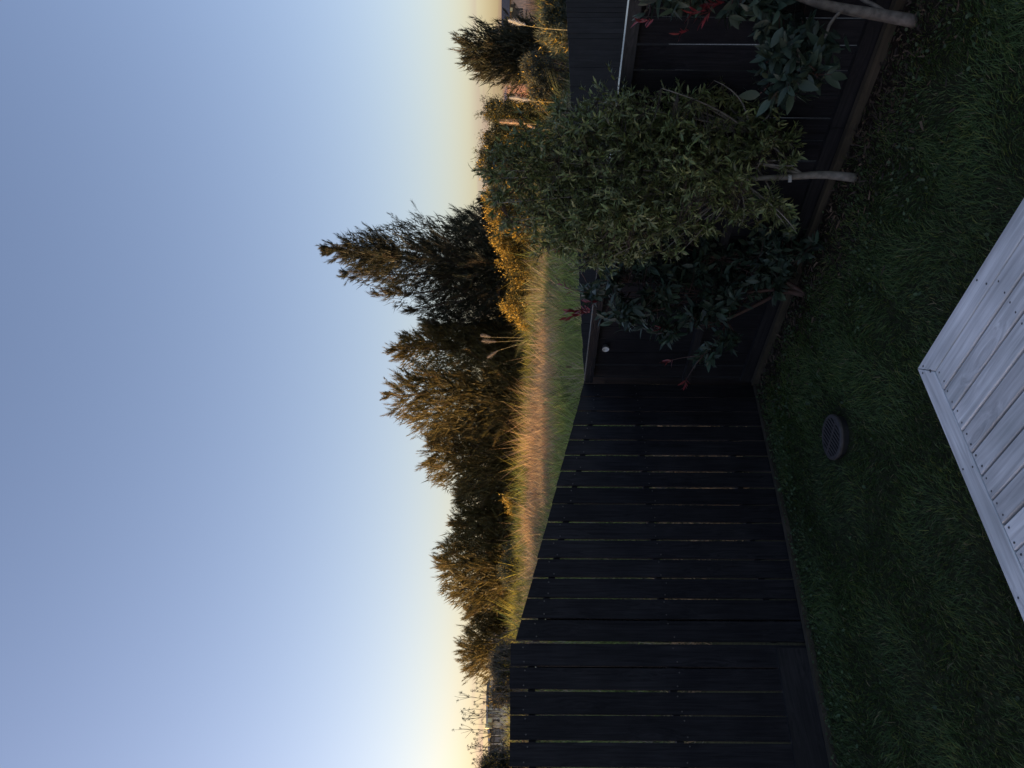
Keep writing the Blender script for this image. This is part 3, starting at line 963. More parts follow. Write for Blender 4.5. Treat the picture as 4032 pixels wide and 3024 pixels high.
    for vi, (v, q) in enumerate(variants):
        idx = rest[rest % 4 == vi]
        if len(idx) == 0: continue
        W = pos[idx][:, None] + sz[idx][:, None, None] * (v[None, :, 0:1] * X[idx][:, None] + v[None, :, 1:2] * Yv[idx][:, None] + v[None, :, 2:3] * Z[idx][:, None])
        k = len(v)
        Vs.append(W.reshape(-1, 3))
        Qs.append((q[None] + (np.arange(len(idx)) * k)[:, None, None]).reshape(-1, 4) + off)
        off += len(idx) * k
        tv = np.array(tint0) * np.clip(1 + r.normal(0, .28, len(idx)), .4, 1.9)[:, None] * (1 + r.normal(0, .06, (len(idx), 3)))
        Ts.append(np.repeat(tv, k, 0))
    me = new_mesh('foliage', np.vstack(Vs), [np.vstack(Qs)], np.vstack(Ts), True)
    wpart('foliage', me, mat_bulk, th, kind='stuff')
    # red new growth
    if len(red_tips):
        v, q = leaf_mesh_arrays(1, .26, .0, .15, 4, 2, .35)
        rme = new_mesh('red_leaf', v, [q], smooth_shade=True); rme.materials.append(M['red'])
        for (p, ax, L, cnt) in red_tips:
            ms = MB()
            p = np.array(p, float); ax = nrm(np.array(ax, float))
            near = limb_nodes[np.argmin(np.linalg.norm(limb_nodes - (p - ax * L), axis=1))]
            fs = np.linspace(0, 1, 6)[:, None]
            m = p - ax * L
            pts = (1 - fs) ** 2 * near + 2 * fs * (1 - fs) * m + fs ** 2 * p
            ms.tube(pts, np.linspace(.004, .0014, 6), 4)
            wpart('shoot', ms.mesh('shoot', True), M['stem_red'], th)
            for k in range(cnt):
                f = k / cnt
                pp = p - ax * (L * .95 * f)
                rd_ = nrm(np.cross(ax, r.normal(size=3)))
                al_ = .45 + .35 * f + r.normal(0, .15)
                dd = ax * math.cos(al_) + rd_ * math.sin(al_)
                xx, yy, zz = frames(dd[None], (ax + r.normal(0, .2, 3))[None], r)
                xx, yy, zz = xx[0], yy[0], zz[0]
                o = bpy.data.objects.new('red_leaf', rme); COL.objects.link(o); o.parent = th
                s_ = r.uniform(.042, .078)
                o.matrix_local = Matrix(((xx[0], yy[0], zz[0], pp[0] - base_v.x), (xx[1], yy[1], zz[1], pp[1] - base_v.y), (xx[2], yy[2], zz[2], pp[2] - base_v.z), (0, 0, 0, 1))) @ Matrix.Scale(float(s_), 4)
    return th

def curve_pts(ps, n=10):
    ps = np.array(ps, float)
    t = np.linspace(0, len(ps) - 1, n)
    out = []
    for a in t:
        i = int(min(a, len(ps) - 2)); f = a - i
        p0 = ps[max(i - 1, 0)]; p1 = ps[i]; p2 = ps[i + 1]; p3 = ps[min(i + 2, len(ps) - 1)]
        out.append(.5 * ((2 * p1) + (-p0 + p2) * f + (2 * p0 - 5 * p1 + 4 * p2 - p3) * f * f + (-p0 + 3 * p1 - 3 * p2 + p3) * f ** 3))
    return np.array(out)

def S1():
    D_ = 4.58
    b = at(3354, 702, D_); b[2] = ground_line(b[:2]) - .02
    w = lambda x, y, dd=0: at(x, y, D_ + dd)
    tr1 = curve_pts([b, w(3250, 688), w(3150, 693), w(3040, 700), w(2900, 705)])
    tr2 = curve_pts([w(3160, 690), w(3100, 670), w(3045, 655), w(2960, 640)])
    tr3 = curve_pts([w(3160, 688), w(3120, 655), w(3060, 590), w(2950, 520)])
    sc = D_ / F
    bl = []
    for x, y, rx, ry in ((2010, 700, 110, 70), (2100, 640, 130, 110), (2100, 830, 130, 110), (2250, 540, 150, 120), (2250, 720, 190, 180), (2260, 900, 150, 130), (2400, 450, 130, 110),
                         (2450, 640, 190, 190), (2420, 860, 160, 170), (2330, 980, 90, 70), (2600, 480, 150, 140), (2650, 690, 180, 180), (2600, 880, 140, 110), (2780, 560, 150, 140),
                         (2830, 730, 120, 110), (2950, 600, 110, 100), (2760, 900, 80, 50), (3060, 840, 75, 60), (3120, 900, 60, 35), (3080, 560, 70, 60), (2530, 360, 90, 60), (2720, 400, 80, 60), (1990, 880, 60, 40), (1935, 690, 60, 40), (1960, 600, 60, 50), (2060, 540, 70, 60), (2200, 430, 60, 50), (2380, 1010, 70, 50), (2180, 960, 80, 60), (2880, 430, 100, 70), (2980, 480, 80, 70), (3010, 800, 80, 70), (2900, 840, 90, 80), (3030, 490, 60, 60), (3090, 640, 60, 50), (2330, 1035, 70, 45), (2480, 1000, 80, 55), (2640, 990, 60, 45), (1960, 780, 60, 50), (2560, 300, 60, 40), (2450, 370, 60, 45), (2820, 360, 60, 40)):
        c = w(x, y, random.uniform(-.12, .14))
        bl.append((c, (ry * sc, .30 * ry / 150 + .05, rx * sc)))
    th = shrub('leafy_shrub', 'large pale green shrub with wavy leaves in front of the low back fence', b, [tr1, tr2, tr3],
          [np.linspace(.028, .014, 10), np.linspace(.013, .008, 10), np.linspace(.009, .005, 10)], bl, 3200, 9, .048,
          dict(w=.25, wave=.050, curl=.30, waves=3.5, fold=.3, seg=4), M['wavy'], M['wavy_bulk'], M['bark_pale'], (.150, .176, .066), 61,
          tip_out=.5, splay=(.5, 1.15), singles=300, up_bias=.42, stem_mat=M['bark_dark'], twig_r=.0014)
    mb = MB(); p = w(3112, 703, -.03)
    mb.prism([p + (-.02, 0, -.008), p + (.02, 0, -.008), p + (.024, .0, .008), p + (-.02, 0, .01)], (0, .012, 0))
    wpart('tie', mb.mesh('tie'), M['white_plastic'], th)
S1()

def S2():
    D_ = 5.36
    b = at(3173, 1166, D_); b[2] = ground_line(b[:2]) - .02
    w = lambda x, y, dd=0: at(x, y, D_ + dd)
    trs = [curve_pts([b, w(3060, 1140), w(2960, 1150), w(2800, 1160)]), curve_pts([b, w(3080, 1100), w(2980, 1050), w(2820, 1020)]), curve_pts([b, w(3090, 1150), w(2940, 1220), w(2860, 1260)])]
    sc = D_ / F
    bl = []
    for x, y, rx, ry in ((2330, 1150, 60, 70), (2400, 1100, 80, 90), (2450, 1240, 90, 80), (2530, 1050, 90, 90), (2580, 1180, 100, 100), (2620, 1300, 70, 50), (2700, 1080, 110, 90),
                         (2740, 1240, 100, 90), (2830, 1020, 110, 90), (2850, 1180, 90, 80), (2980, 990, 110, 180), (3010, 1110, 100, 80), (3130, 1000, 90, 90), (3120, 920, 80, 60), (2780, 1390, 45, 50), (2860, 1340, 45, 50), (2740, 940, 80, 70), (2560, 950, 80, 60)):
        bl.append((w(x, y, random.uniform(-.12, .1)), (ry * sc, .24 * ry / 100 + .04, rx * sc)))
    reds = [(w(2232, 1250), (-.25, 0, 1), .19, 18), (w(2245, 1225), (-.05, -.1, 1), .17, 14), (w(2210, 1120), (.45, 0, .8), .12, 7), (w(2185, 985), (.05, 0, 1), .13, 10), (w(2630, 1425), (-.3, 0, .5), .06, 5),
            (w(2695, 1520, -.1), (-1, -.2, .25), .08, 7), (w(2590, 1300), (-.4, 0, 1), .09, 6), (w(2835, 1270), (-.3, -.2, .6), .06, 5), (w(2310, 1190), (-.1, 0, 1), .1, 6)]
    shrub('leafy_shrub', 'dark glossy shrub with red shoots in front of the fence corner', b, trs, [np.linspace(.02, .009, 10)] * 3, bl, 600, 8, .084,
          dict(w=.36, wave=.012, curl=.25, waves=2.0, fold=.32, seg=5), M['glossy'], M['glossy_bulk'], M['stem_red'], (.045, .068, .046), 71,
          tip_out=.5, splay=(.6, 1.35), red_tips=reds, singles=300, twig_r=.0028, stem_mat=M['stem_red'], up_bias=.45)
S2()

def S3():
    D_ = 3.93
    b = at(3578, 86, D_); b[2] = ground_line(b[:2]) - .02
    w = lambda x, y, dd=0: at(x, y, D_ + dd)
    trs = [curve_pts([b, w(3460, 58), w(3330, 36), w(3180, 0), w(2980, -90)]), curve_pts([w(3500, 60), w(3440, 20), w(3380, -12), w(3250, -120)]), curve_pts([w(3320, 34), w(3265, 100), w(3235, 190), w(3160, 235)], 10)]
    sc = D_ / F
    bl = []
    for x, y, rx, ry in ((3120, 160, 110, 80), (3180, 290, 100, 80), (3070, 340, 100, 80), (3010, 60, 90, 60), (3060, 220, 80, 60), (2620, -20, 90, 60), (2750, -30, 120, 60), (2900, 10, 90, 50), (3240, 200, 60, 40), (2930, -150, 200, 100), (2650, -220, 200, 120), (3100, -120, 130, 90)):
        bl.append((w(x, y, random.uniform(-.1, .12)), (ry * sc, .16, rx * sc)))
    reds = [(w(2510, 85), (-.15, 0, 1), .10, 9), (w(2725, 50), (-.1, 0, .8), .12, 10), (w(2680, 130), (-.3, 0, .8), .06, 5), (w(2790, 20), (-.2, 0, 1), .1, 9), (w(2780, 70), (-.6, 0, .4), .06, 5)]
    shrub('leafy_shrub', 'dark glossy shrub with a bare leaning trunk at the right end of the bed', b, trs, [np.linspace(.034, .02, 10), np.linspace(.014, .008, 10), np.linspace(.010, .006, 10)], bl, 230, 8, .100,
          dict(w=.40, wave=.010, curl=.2, waves=2.0, fold=.25, seg=5), M['glossy'], M['glossy_bulk'], M['bark'], (.050, .074, .054), 81,
          tip_out=.5, splay=(.6, 1.35), red_tips=reds, singles=300, twig_r=.003, stem_mat=M['stem_red'], up_bias=.35)
S3()

# ------------------------------------------------------------------ trees of the shelter belt
def feathery_tree(label, u_c, Y, top_v, prof, seed, n_pl, leaders=(), col=(.055, .060, .028), col2=(.085, .060, .032), plume=.55, group=None, name='shelter_tree', base_drop=0.0, trunk_r=.09, lean=0.0):
    """u_c, top_v: where the stem and the tip stand (pixels from the view axis); prof: list of (height fraction, radius m)"""
    r = np.random.default_rng(seed)
    X0 = u_c / F * Y
    z0 = float(hgt(X0, Y)) - base_drop
    zt = EYE - top_v / F * Y
    H = zt - z0
    th = thing(name, (X0, Y, z0), label, 'tree', group)
    hs = np.array([p[0] for p in prof]); rs = np.array([p[1] for p in prof])
    stems = [(lean, 0.0, 1.0)] + list(leaders)          # (x offset at top, y offset at top, height fraction)
    mb = MB(); paths = []
    for k, (ox, oy, hf) in enumerate(stems):
        n = 12
        f = np.linspace(0, 1, n)
        wob = np.cumsum(r.normal(0, .025, (n, 2)), 0)
        pts = np.column_stack([X0 + ox * f ** .8 + wob[:, 0], Y + oy * f + wob[:, 1], z0 - .1 + (H * hf * .97 + .1) * f])
        mb.tube(pts, np.linspace(trunk_r * (1 if k == 0 else .6), .006, n), 7)
        paths.append(pts)
    # limbs, each carrying a spray of plumes
    P0, AX, LN = [], [], []
    for i in range(n_pl // 6):
        k = 0 if r.random() < .55 or len(stems) == 1 else r.integers(1, len(stems))
        hf = stems[k][2]
        f = .02 + .96 * r.random() ** 1.25
        R = np.interp(f * hf, hs, rs) if k == 0 else np.interp(f, hs, rs) * .66
        th_ = r.uniform(0, 2 * math.pi)
        rr = max(.12, R * r.uniform(.30, 1.12))
        up = (.10 + .75 * f) * rr + .08
        ctr0 = np.array([np.interp(z0 + H * hf * f - up, paths[k][:, 2], paths[k][:, j]) for j in range(3)])
        ctr0[2] = max(ctr0[2], z0 + .1)
        out = np.array((math.cos(th_), math.sin(th_), 0))
        e = ctr0 + out * rr + np.array((0, 0, up))
        m = ctr0 + out * rr * .55 + np.array((0, 0, up * .25))
        fs = np.linspace(0, 1, 7)[:, None]
        pts = (1 - fs) ** 2 * ctr0 + 2 * fs * (1 - fs) * m + fs ** 2 * e
        mb.tube(pts, np.linspace(.015, .004, 7), 3)
        tg = nrm(np.gradient(pts, axis=0))
        for j in range(12):
            q = r.uniform(.2, 1.0) if j else 1.0
            iq = int(q * 6)
            ax = nrm(tg[iq] + np.array((0, 0, .35 + .35 * f)) + r.normal(0, .5, 3))
            ln = plume * r.uniform(.40, .95) * (.8 + .2 * (1 - f)) * min(1, .5 + rr)
            P0.append(pts[iq] - ax * ln * .25); AX.append(ax); LN.append(ln)
    for k, pts in enumerate(paths):
        for j in range(6):
            ax = nrm(np.array((r.normal(0, .25), r.normal(0, .25), 1)))
            P0.append(pts[-1] - np.array((0, 0, .11 * j + .25))); AX.append(ax); LN.append(plume * r.uniform(.5, .85))
    wpart('trunk', mb.mesh('trunk', True), M['bark_dark'], th)
    P0 = np.array(P0); AX = np.array(AX); LN = np.array(LN)
    npn = 44
    N = len(P0) * npn
    pi = np.repeat(np.arange(len(P0)), npn)
    s = r.random(N) ** .8
    rd_ = nrm(np.cross(AX[pi], r.normal(size=(N, 3))))
    droop = np.array((0, 0, -.05))
    al = r.uniform(.10, 1.0, N) * (1 - .55 * s)
    d = nrm(AX[pi] * np.cos(al)[:, None] + rd_ * np.sin(al)[:, None])
    P = P0[pi] + AX[pi] * (LN[pi] * s * .95)[:, None] + rd_ * (r.random(N) * .05 * (1 - s))[:, None]
    L = LN[pi] * r.uniform(.25, .55, N) * (1 - .30 * s)
    W = r.uniform(.006, .0125, N)
    mixc = np.clip(.35 + .35 * r.normal(size=len(P0)), 0, 1)[pi]
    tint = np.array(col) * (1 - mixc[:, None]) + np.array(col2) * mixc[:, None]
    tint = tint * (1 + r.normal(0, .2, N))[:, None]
    # shorter, broader sprays inside the crown close it against the sky
    nf = int(n_pl * 6)
    ff_ = .02 + .86 * r.random(nf) ** 1.2
    sk = r.integers(0, len(stems), nf); sk[r.random(nf) < .5] = 0
    Rf = np.where(sk == 0, np.interp(ff_, hs, rs), np.interp(ff_, hs, rs) * .66) * .80
    hfk = np.array([st_[2] for st_ in stems])[sk]
    oxk = np.array([st_[0] for st_ in stems])[sk]; oyk = np.array([st_[1] for st_ in stems])[sk]
    aa = r.uniform(0, 2 * math.pi, nf); qq = Rf * np.sqrt(r.random(nf))
    Pf = np.column_stack([X0 + oxk * ff_ ** .8 + np.cos(aa) * qq, Y + oyk * ff_ + np.sin(aa) * qq, z0 + H * hfk * ff_])
    df = nrm(np.column_stack([np.cos(aa) * .6, np.sin(aa) * .6, np.ones(nf) * .9]) + r.normal(0, .45, (nf, 3)))
    P = np.vstack([P, Pf]); d = np.vstack([d, df]); L = np.concatenate([L, r.uniform(.12, .30, nf)]); W = np.concatenate([W, r.uniform(.02, .04, nf)])
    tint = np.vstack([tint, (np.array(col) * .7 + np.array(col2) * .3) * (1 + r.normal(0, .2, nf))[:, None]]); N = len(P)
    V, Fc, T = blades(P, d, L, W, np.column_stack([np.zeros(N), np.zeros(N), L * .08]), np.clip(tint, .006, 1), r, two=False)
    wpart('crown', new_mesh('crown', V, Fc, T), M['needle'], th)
    return th

grp = 'feathery trees of the shelter belt'
sc_ = 1.30
cone = lambda R: [(0, .55 * R), (.15, .95 * R), (.35, R), (.6, .72 * R), (.8, .42 * R), (.93, .18 * R), (1, .03)]
full = lambda R: [(0, .95 * sc_ * R), (.2, 1.05 * sc_ * R), (.5, sc_ * R), (.72, .85 * sc_ * R), (.88, .58 * sc_ * R), (.96, .28 * sc_ * R), (1, .06)]
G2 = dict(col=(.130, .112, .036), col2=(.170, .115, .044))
feathery_tree('low feathery tree at the left end of the row beside the bare twiggy bush', 1512 - 2560, 24.5, -212, full(1.05), 101, 560, leaders=((-.5, .2, .88), (.45, 0, .9)), **G2)
feathery_tree('broad bronze feathery tree, second from the left end of the row', 1512 - 2235, 24.0, -309, full(1.35), 102, 1000, leaders=((.6, .2, .97), (-.7, 0, .86)), **G2)
feathery_tree('shorter feathery tree in the dip left of the middle of the row', 1512 - 2062, 25.0, -250, full(1.0), 103, 760, leaders=((.3, 0, .85),), **G2)
feathery_tree('dark topped feathery tree just left of the middle of the row', 1512 - 1800, 24.3, -376, full(1.25), 104, 1050, leaders=((-.5, .2, .92), (.4, .1, .78), (-.95, 0, .66)), **G2)
feathery_tree('golden bronze feathery tree with twin pointed tops in mid row', 1512 - 1560, 23.6, -518, full(1.35), 105, 1250, leaders=((-.75, .1, .86), (.5, .2, .84)), **G2)
feathery_tree('slim feathery tree between the golden tree and the tallest one', 1512 - 1385, 24.6, -500, full(.95), 106, 900, leaders=((.35, .1, .93),), **G2)
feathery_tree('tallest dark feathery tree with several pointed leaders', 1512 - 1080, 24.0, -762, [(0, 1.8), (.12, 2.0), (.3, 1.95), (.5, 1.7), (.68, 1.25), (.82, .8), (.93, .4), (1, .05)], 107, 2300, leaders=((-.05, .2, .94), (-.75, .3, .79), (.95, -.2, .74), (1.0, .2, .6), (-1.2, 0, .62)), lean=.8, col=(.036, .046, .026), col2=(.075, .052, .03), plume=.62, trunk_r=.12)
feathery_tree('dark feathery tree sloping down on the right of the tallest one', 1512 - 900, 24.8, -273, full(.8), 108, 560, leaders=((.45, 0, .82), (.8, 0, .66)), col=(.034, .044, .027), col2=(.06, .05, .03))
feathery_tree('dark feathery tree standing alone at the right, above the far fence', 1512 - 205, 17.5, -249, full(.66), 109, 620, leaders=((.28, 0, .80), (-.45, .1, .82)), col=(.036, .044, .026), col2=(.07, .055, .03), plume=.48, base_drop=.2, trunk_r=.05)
feathery_tree('feathery tree filling the gap between the tallest tree and the slim one', 1512 - 1275, 25.2, -385, full(1.0), 111, 760, leaders=((-.3, 0, .9),), col=(.050, .054, .028), col2=(.10, .07, .034))
feathery_tree('low feathery tree tucked between the golden twin topped tree and the dark topped one', 1512 - 1690, 25.4, -345, full(.9), 112, 620, **G2)
feathery_tree('low feathery tree between the dark topped tree and the dip', 1512 - 1945, 25.3, -235, full(.9), 113, 560, **G2)
feathery_tree('low feathery tree left of the broad bronze tree', 1512 - 2405, 25.4, -185, full(.8), 114, 420, **G2)
feathery_tree('small feathery top showing behind the large wavy leaved shrub', 1512 - 800, 23.0, -138, full(.5), 110, 110, col=(.034, .044, .027), col2=(.06, .05, .03))

# ------------------------------------------------------------------ gorse and scrub
def gorse(label, blobs, seed, flower, n, Y, col=(.050, .055, .024), fcol=(.42, .28, .045), name='gorse_bush', group=None, cat='bush', needle=.05):
    r = np.random.default_rng(seed)
    cs = np.array([at(x, y, Y + dy) for x, y, _, _, dy in blobs]); sc = Y / F
    S = np.array([(ry * sc, .8 * ry * sc + .1, rx * sc) for _, _, rx, ry, _ in blobs])
    g = cs.mean(0); zb = float(hgt(g[0], g[1]))
    th = thing(name, (g[0], g[1], zb), label, cat, group)
    mb = MB()
    for c, s in zip(cs, S):
        for k in range(3):
            e = c + r.normal(0, .4, 3) * s
            b = np.array((c[0] * .7 + g[0] * .3 + r.normal(0, .08), c[1], float(hgt(c[0], c[1])) - .05))
            fs = np.linspace(0, 1, 6)[:, None]
            m = (b + e) / 2 + r.normal(0, .06, 3)
            mb.tube((1 - fs) ** 2 * b + 2 * fs * (1 - fs) * m + fs ** 2 * e, np.linspace(.022, .006, 6), 5)
    wpart('stems', mb.mesh('stems', True), M['bark_dark'], th)
    vol = np.prod(S, 1) ** .7; vol /= vol.sum()
    ncl = n // 60
    w = r.choice(len(cs), ncl, p=vol)
    u = nrm(r.normal(size=(ncl, 3)))
    bump_ = 1 + .22 * np.sin(u[:, 0] * 7 + seed) * np.sin(u[:, 2] * 6 + w) + .12 * np.sin(u[:, 0] * 15 + u[:, 2] * 13)
    cen = cs[w] + u * (bump_ * r.random(ncl) ** .45)[:, None] * S[w]
    gz = hgt(cen[:, 0], cen[:, 1]); dropm = r.random(ncl) < .35
    cen[dropm, 2] = (gz + (cen[:, 2] - gz) * r.random(ncl))[dropm]
    ok = cen[:, 2] > gz - .02
    cen = cen[ok]; u = u[ok]; ncl = len(cen)
    ci = np.repeat(np.arange(ncl), 60); N = len(ci)
    P = cen[ci] + r.normal(0, .06, (N, 3)) * Y / 18 * r.uniform(.5, 1.3, ncl)[ci][:, None]
    d = nrm(u[ci] * .5 + np.array((0, 0, .5)) + r.normal(0, .6, (N, 3)))
    fl = (np.clip(flower * (1.2 + .9 * u[:, 2]) + r.normal(0, .12, ncl), 0, .9))[ci] > r.random(N)
    tint = np.where(fl[:, None], np.array(fcol), np.array(col)) * (1 + r.normal(0, .25, N))[:, None]
    V, Fc, T = blades(P, d, needle * r.uniform(.6, 1.4, N), np.where(fl, .03, .016) * Y / 20, np.zeros((N, 3)), np.clip(tint, .006, 1), r, two=False)
    wpart('crown', new_mesh('crown', V, Fc, T), M['gorse'], th)
    return th
gorse('golden flowering gorse bank at the foot of the tallest tree', [(2040, 1000, 75, 80, 0), (2070, 1100, 65, 80, -.2), (2050, 1200, 70, 70, .1), (2090, 1270, 45, 40, 0), (2010, 940, 80, 60, .3), (2100, 960, 50, 60, -.3)], 121, .30, 70000, 20.5)
gorse('golden gorse behind the top of the wavy leaved shrub', [(1990, 850, 70, 70, 0), (1965, 780, 60, 60, .2), (2060, 880, 70, 60, -.2), (2030, 780, 80, 70, 0)], 122, .30, 42000, 20.0)
gorse('small golden gorse at the foot of the left trees', [(2020, 1975, 28, 26, 0), (2035, 2005, 24, 20, 0), (2040, 1955, 20, 18, .1)], 123, .6, 7000, 22.0)
gorse('grey green scrub under the broad bronze tree', [(2010, 2250, 40, 60, 0), (2020, 2180, 30, 40, .2), (2030, 2310, 30, 30, 0)], 124, .0, 14000, 21.5, col=(.075, .085, .055), name='scrub_bush')
gorse('dark olive bush left of the plume at right, beyond the far fence', [(1960, 440, 70, 55, 0), (2010, 500, 75, 60, .2), (2050, 430, 70, 60, -.1), (1985, 540, 70, 50, .3), (2080, 510, 60, 60, 0)], 125, .03, 50000, 16.5)
gorse('dark olive bush with spiky top beside the large shrub', [(1930, 640, 60, 60, .2), (1960, 580, 70, 60, 0), (2030, 620, 80, 70, .1), (2060, 700, 80, 70, 0), (1930, 690, 40, 40, 0)], 126, .04, 48000, 17.0)
gorse('grey leafy scrub below the lone right hand tree', [(2120, 330, 45, 55, 0), (2100, 270, 40, 40, .2), (2130, 390, 30, 40, 0), (2100, 240, 30, 25, -.1)], 127, .03, 26000, 15.5, col=(.075, .082, .060), name='scrub_bush')
gorse('grey green leafy scrub at the right edge above the far fence', [(2185, 60, 60, 60, 0), (2200, 10, 55, 60, .2), (2165, 130, 40, 40, 0), (2200, 150, 40, 40, -.2), (2180, -60, 60, 60, 0)], 128, .03, 40000, 14.0, col=(.085, .098, .066), name='scrub_bush', needle=.07)
gorse('low grey scrub above the tall fence at the left', [(1975, 2620, 45, 60, 0), (1990, 2700, 40, 50, 0), (1965, 2740, 35, 40, .2), (1995, 2570, 30, 40, .2)], 129, .0, 26000, 15.0, col=(.10, .09, .065), name='scrub_bush', needle=.06)
gorse('dark leafy bush at the far left edge above the tall fence', [(1950, 3010, 60, 50, 0), (1980, 2960, 35, 30, 0), (1915, 3030, 40, 40, .1), (1985, 3040, 50, 50, 0)], 130, .0, 16000, 13.0, col=(.045, .045, .03), name='scrub_bush')

# ------------------------------------------------------------------ plume grasses
def plume_head(label, foot, head, tip, Y, width, seed, col=(.62, .52, .45), name='plume_grass', n=420, leaves=0):
    r = np.random.default_rng(seed)
    a = at(*foot, Y); h = at(*head, Y); t = at(*tip, Y)
    zb = float(hgt(a[0], a[1]))
    base = np.array((a[0], a[1], min(zb, a[2]) - .02))
    th = thing(name, tuple(base), label, 'grass')
    mb = MB(); mb.tube(curve_pts([base, a, h, t], 14), np.linspace(.0045, .002, 14), 5)
    wpart('stem', mb.mesh('stem', True), M['stem_pale'], th)
    s = r.random(n)
    ax = t - h
    P = h + ax * s[:, None]
    rad = nrm(np.cross(ax, r.normal(size=(n, 3))))
    d = nrm(ax / np.linalg.norm(ax) * 1.0 + rad * r.uniform(.1, .8, n)[:, None])
    env = np.sin(np.pi * np.clip(s * .8 + .15, 0, 1))
    L = width * env * r.uniform(.4, 1.4, n) + .02
    tint = np.array(col) * (1 + r.normal(0, .12, n))[:, None]
    V, Fc, T = blades(P, d, L, np.full(n, .0042), np.column_stack([np.full(n, .01), np.zeros(n), -.15 * L]), tint, r, two=False)
    wpart('plume', new_mesh('plume', V, Fc, T), M['plume'], th)
    if leaves:
        ang = r.uniform(0, 6.28, leaves)
        D = np.column_stack([np.cos(ang) * .5, np.sin(ang) * .5, np.ones(leaves)])
        L = r.uniform(.5, 1.0, leaves)
        V, Fc, T = blades(base + r.normal(0, .04, (leaves, 3)), D, L, np.full(leaves, .012), np.column_stack([np.cos(ang) * .3, np.sin(ang) * .3, -.35 * L]), np.array((.12, .14, .06)) * (1 + r.normal(0, .2, leaves))[:, None], r)
        wpart('leaves', new_mesh('leaves', V, Fc, T), M['field'], th, kind='stuff')
plume_head('white plume grass leaning before the lone right hand tree', (2225, 118), (2071, 101), (2004, 82), 13.0, .10, 141, (.72, .70, .66), leaves=60)
plume_head('pale plume grass between the lone right hand tree and the olive bush', (2165, 402), (2090, 397), (2010, 386), 15.0, .14, 142, (.62, .60, .58), leaves=60)
plume_head('tawny plume grass in front of the olive bush, tip lit gold', (2140, 490), (2070, 487), (1970, 482), 15.5, .13, 143, (.66, .50, .36), leaves=60)
plume_head('small tawny plume grass low beside the taller tawny plume', (2140, 510), (2110, 508), (2078, 495), 15.4, .06, 144, (.6, .45, .34), n=300)
plume_head('grey plume grass, right hand of three before the mid row trees', (2090, 1330), (1935, 1328), (1895, 1322), 21.0, .13, 145, (.34, .30, .28), leaves=50)
plume_head('grey plume grass, middle of three before the mid row trees', (2090, 1338), (1955, 1346), (1900, 1344), 21.2, .15, 146, (.34, .30, .28))
plume_head('grey plume grass bent to the left of three before the mid row trees', (2090, 1345), (1962, 1380), (1920, 1408), 21.0, .13, 147, (.34, .30, .28))
plume_head('thin dry seed stalk above the middle of the low fence corner', (2295, 1450), (2255, 1448), (2232, 1446), 9.0, .03, 148, (.2, .16, .1), n=200)

def fan_grass(label, x, y, Y, n, L0, col, seed, spread=.35):
    r = np.random.default_rng(seed)
    p = at(x, y, Y); zb = float(hgt(p[0], p[1])); base = np.array((p[0], p[1], min(zb, p[2])))
    th = thing('tussock', tuple(base), label, 'grass')
    ang = r.uniform(0, 6.28, n)
    sp = np.abs(r.normal(0, spread, n))
    D = np.column_stack([np.cos(ang) * sp, np.sin(ang) * sp, np.ones(n)])
    L = L0 * r.uniform(.6, 1.15, n) + (p[2] - base[2])
    V, Fc, T = blades(base + r.normal(0, .12, (n, 3)) * (1, 1, .1), D, L, np.full(n, .014), np.column_stack([np.cos(ang), np.sin(ang), -.3 * np.ones(n)]) * (L * .12)[:, None], np.array(col) * (1 + r.normal(0, .18, n))[:, None], r)
    wpart('blades', new_mesh('blades', V, Fc, T), M['plume'], th, kind='stuff')
fan_grass('cream pink dry tussock at the right edge below the house', 2130, 15, 22.0, 260, .75, (.62, .44, .32), 151)
fan_grass('second cream pink dry tussock beside the house tussock', 2135, 55, 22.3, 200, .65, (.60, .42, .31), 152)
fan_grass('pink dry tussock seen in the gap beside the lone right hand tree', 2050, 370, 30.0, 260, .80, (.66, .42, .32), 153)

# ------------------------------------------------------------------ bare twiggy bush at the left
def bare_bush(label, spots, Y, seed):
    r = np.random.default_rng(seed)
    g = at(2010, spots[0][0], Y)
    th = thing('bare_bush', (g[0], g[1], float(hgt(g[0], g[1]))), label, 'bush')
    mb = MB(); heads = []
    for y0, x1, y1 in spots:
        b = at(2010, y0, Y + r.uniform(-.4, .4)); b[2] = float(hgt(b[0], b[1]))
        e = at(x1, y1, Y + r.uniform(-.5, .5))
        m = (b + e) / 2 + np.array((r.normal(0, .1), 0, .15))
        fs = np.linspace(0, 1, 9)[:, None]
        pts = (1 - fs) ** 2 * b + 2 * fs * (1 - fs) * m + fs ** 2 * e
        pts[1:-1] += r.normal(0, .012, (7, 3))
        mb.tube(pts, np.linspace(.009, .0026, 9), 4); heads.append(e)
        for k in range(9):
            i = r.integers(2, 8); d = nrm((pts[i] - pts[i - 1]) / np.linalg.norm(pts[i] - pts[i - 1]) + r.normal(0, .55, 3))
            l = r.uniform(.12, .35); q = pts[i] + d * l
            mb.tube([pts[i], pts[i] + d * l * .5 + r.normal(0, .01, 3), q], [.004, .003, .002], 3)
            if r.random() < .8: heads.append(q)
    wpart('twigs', mb.mesh('twigs', True), M['twig'], th)
    H = np.array(heads); idx = np.repeat(np.arange(len(H)), 26); N = len(idx)
    P = H[idx] + r.normal(0, .010, (N, 3))
    V, Fc, T = blades(P, r.normal(size=(N, 3)), r.uniform(.01, .03, N), np.full(N, .007), np.zeros((N, 3)), np.full((N, 3), (.10, .085, .05)), r, two=False)
    wpart('seed_heads', new_mesh('seed_heads', V, Fc, T), M['gorse'], th, kind='stuff')
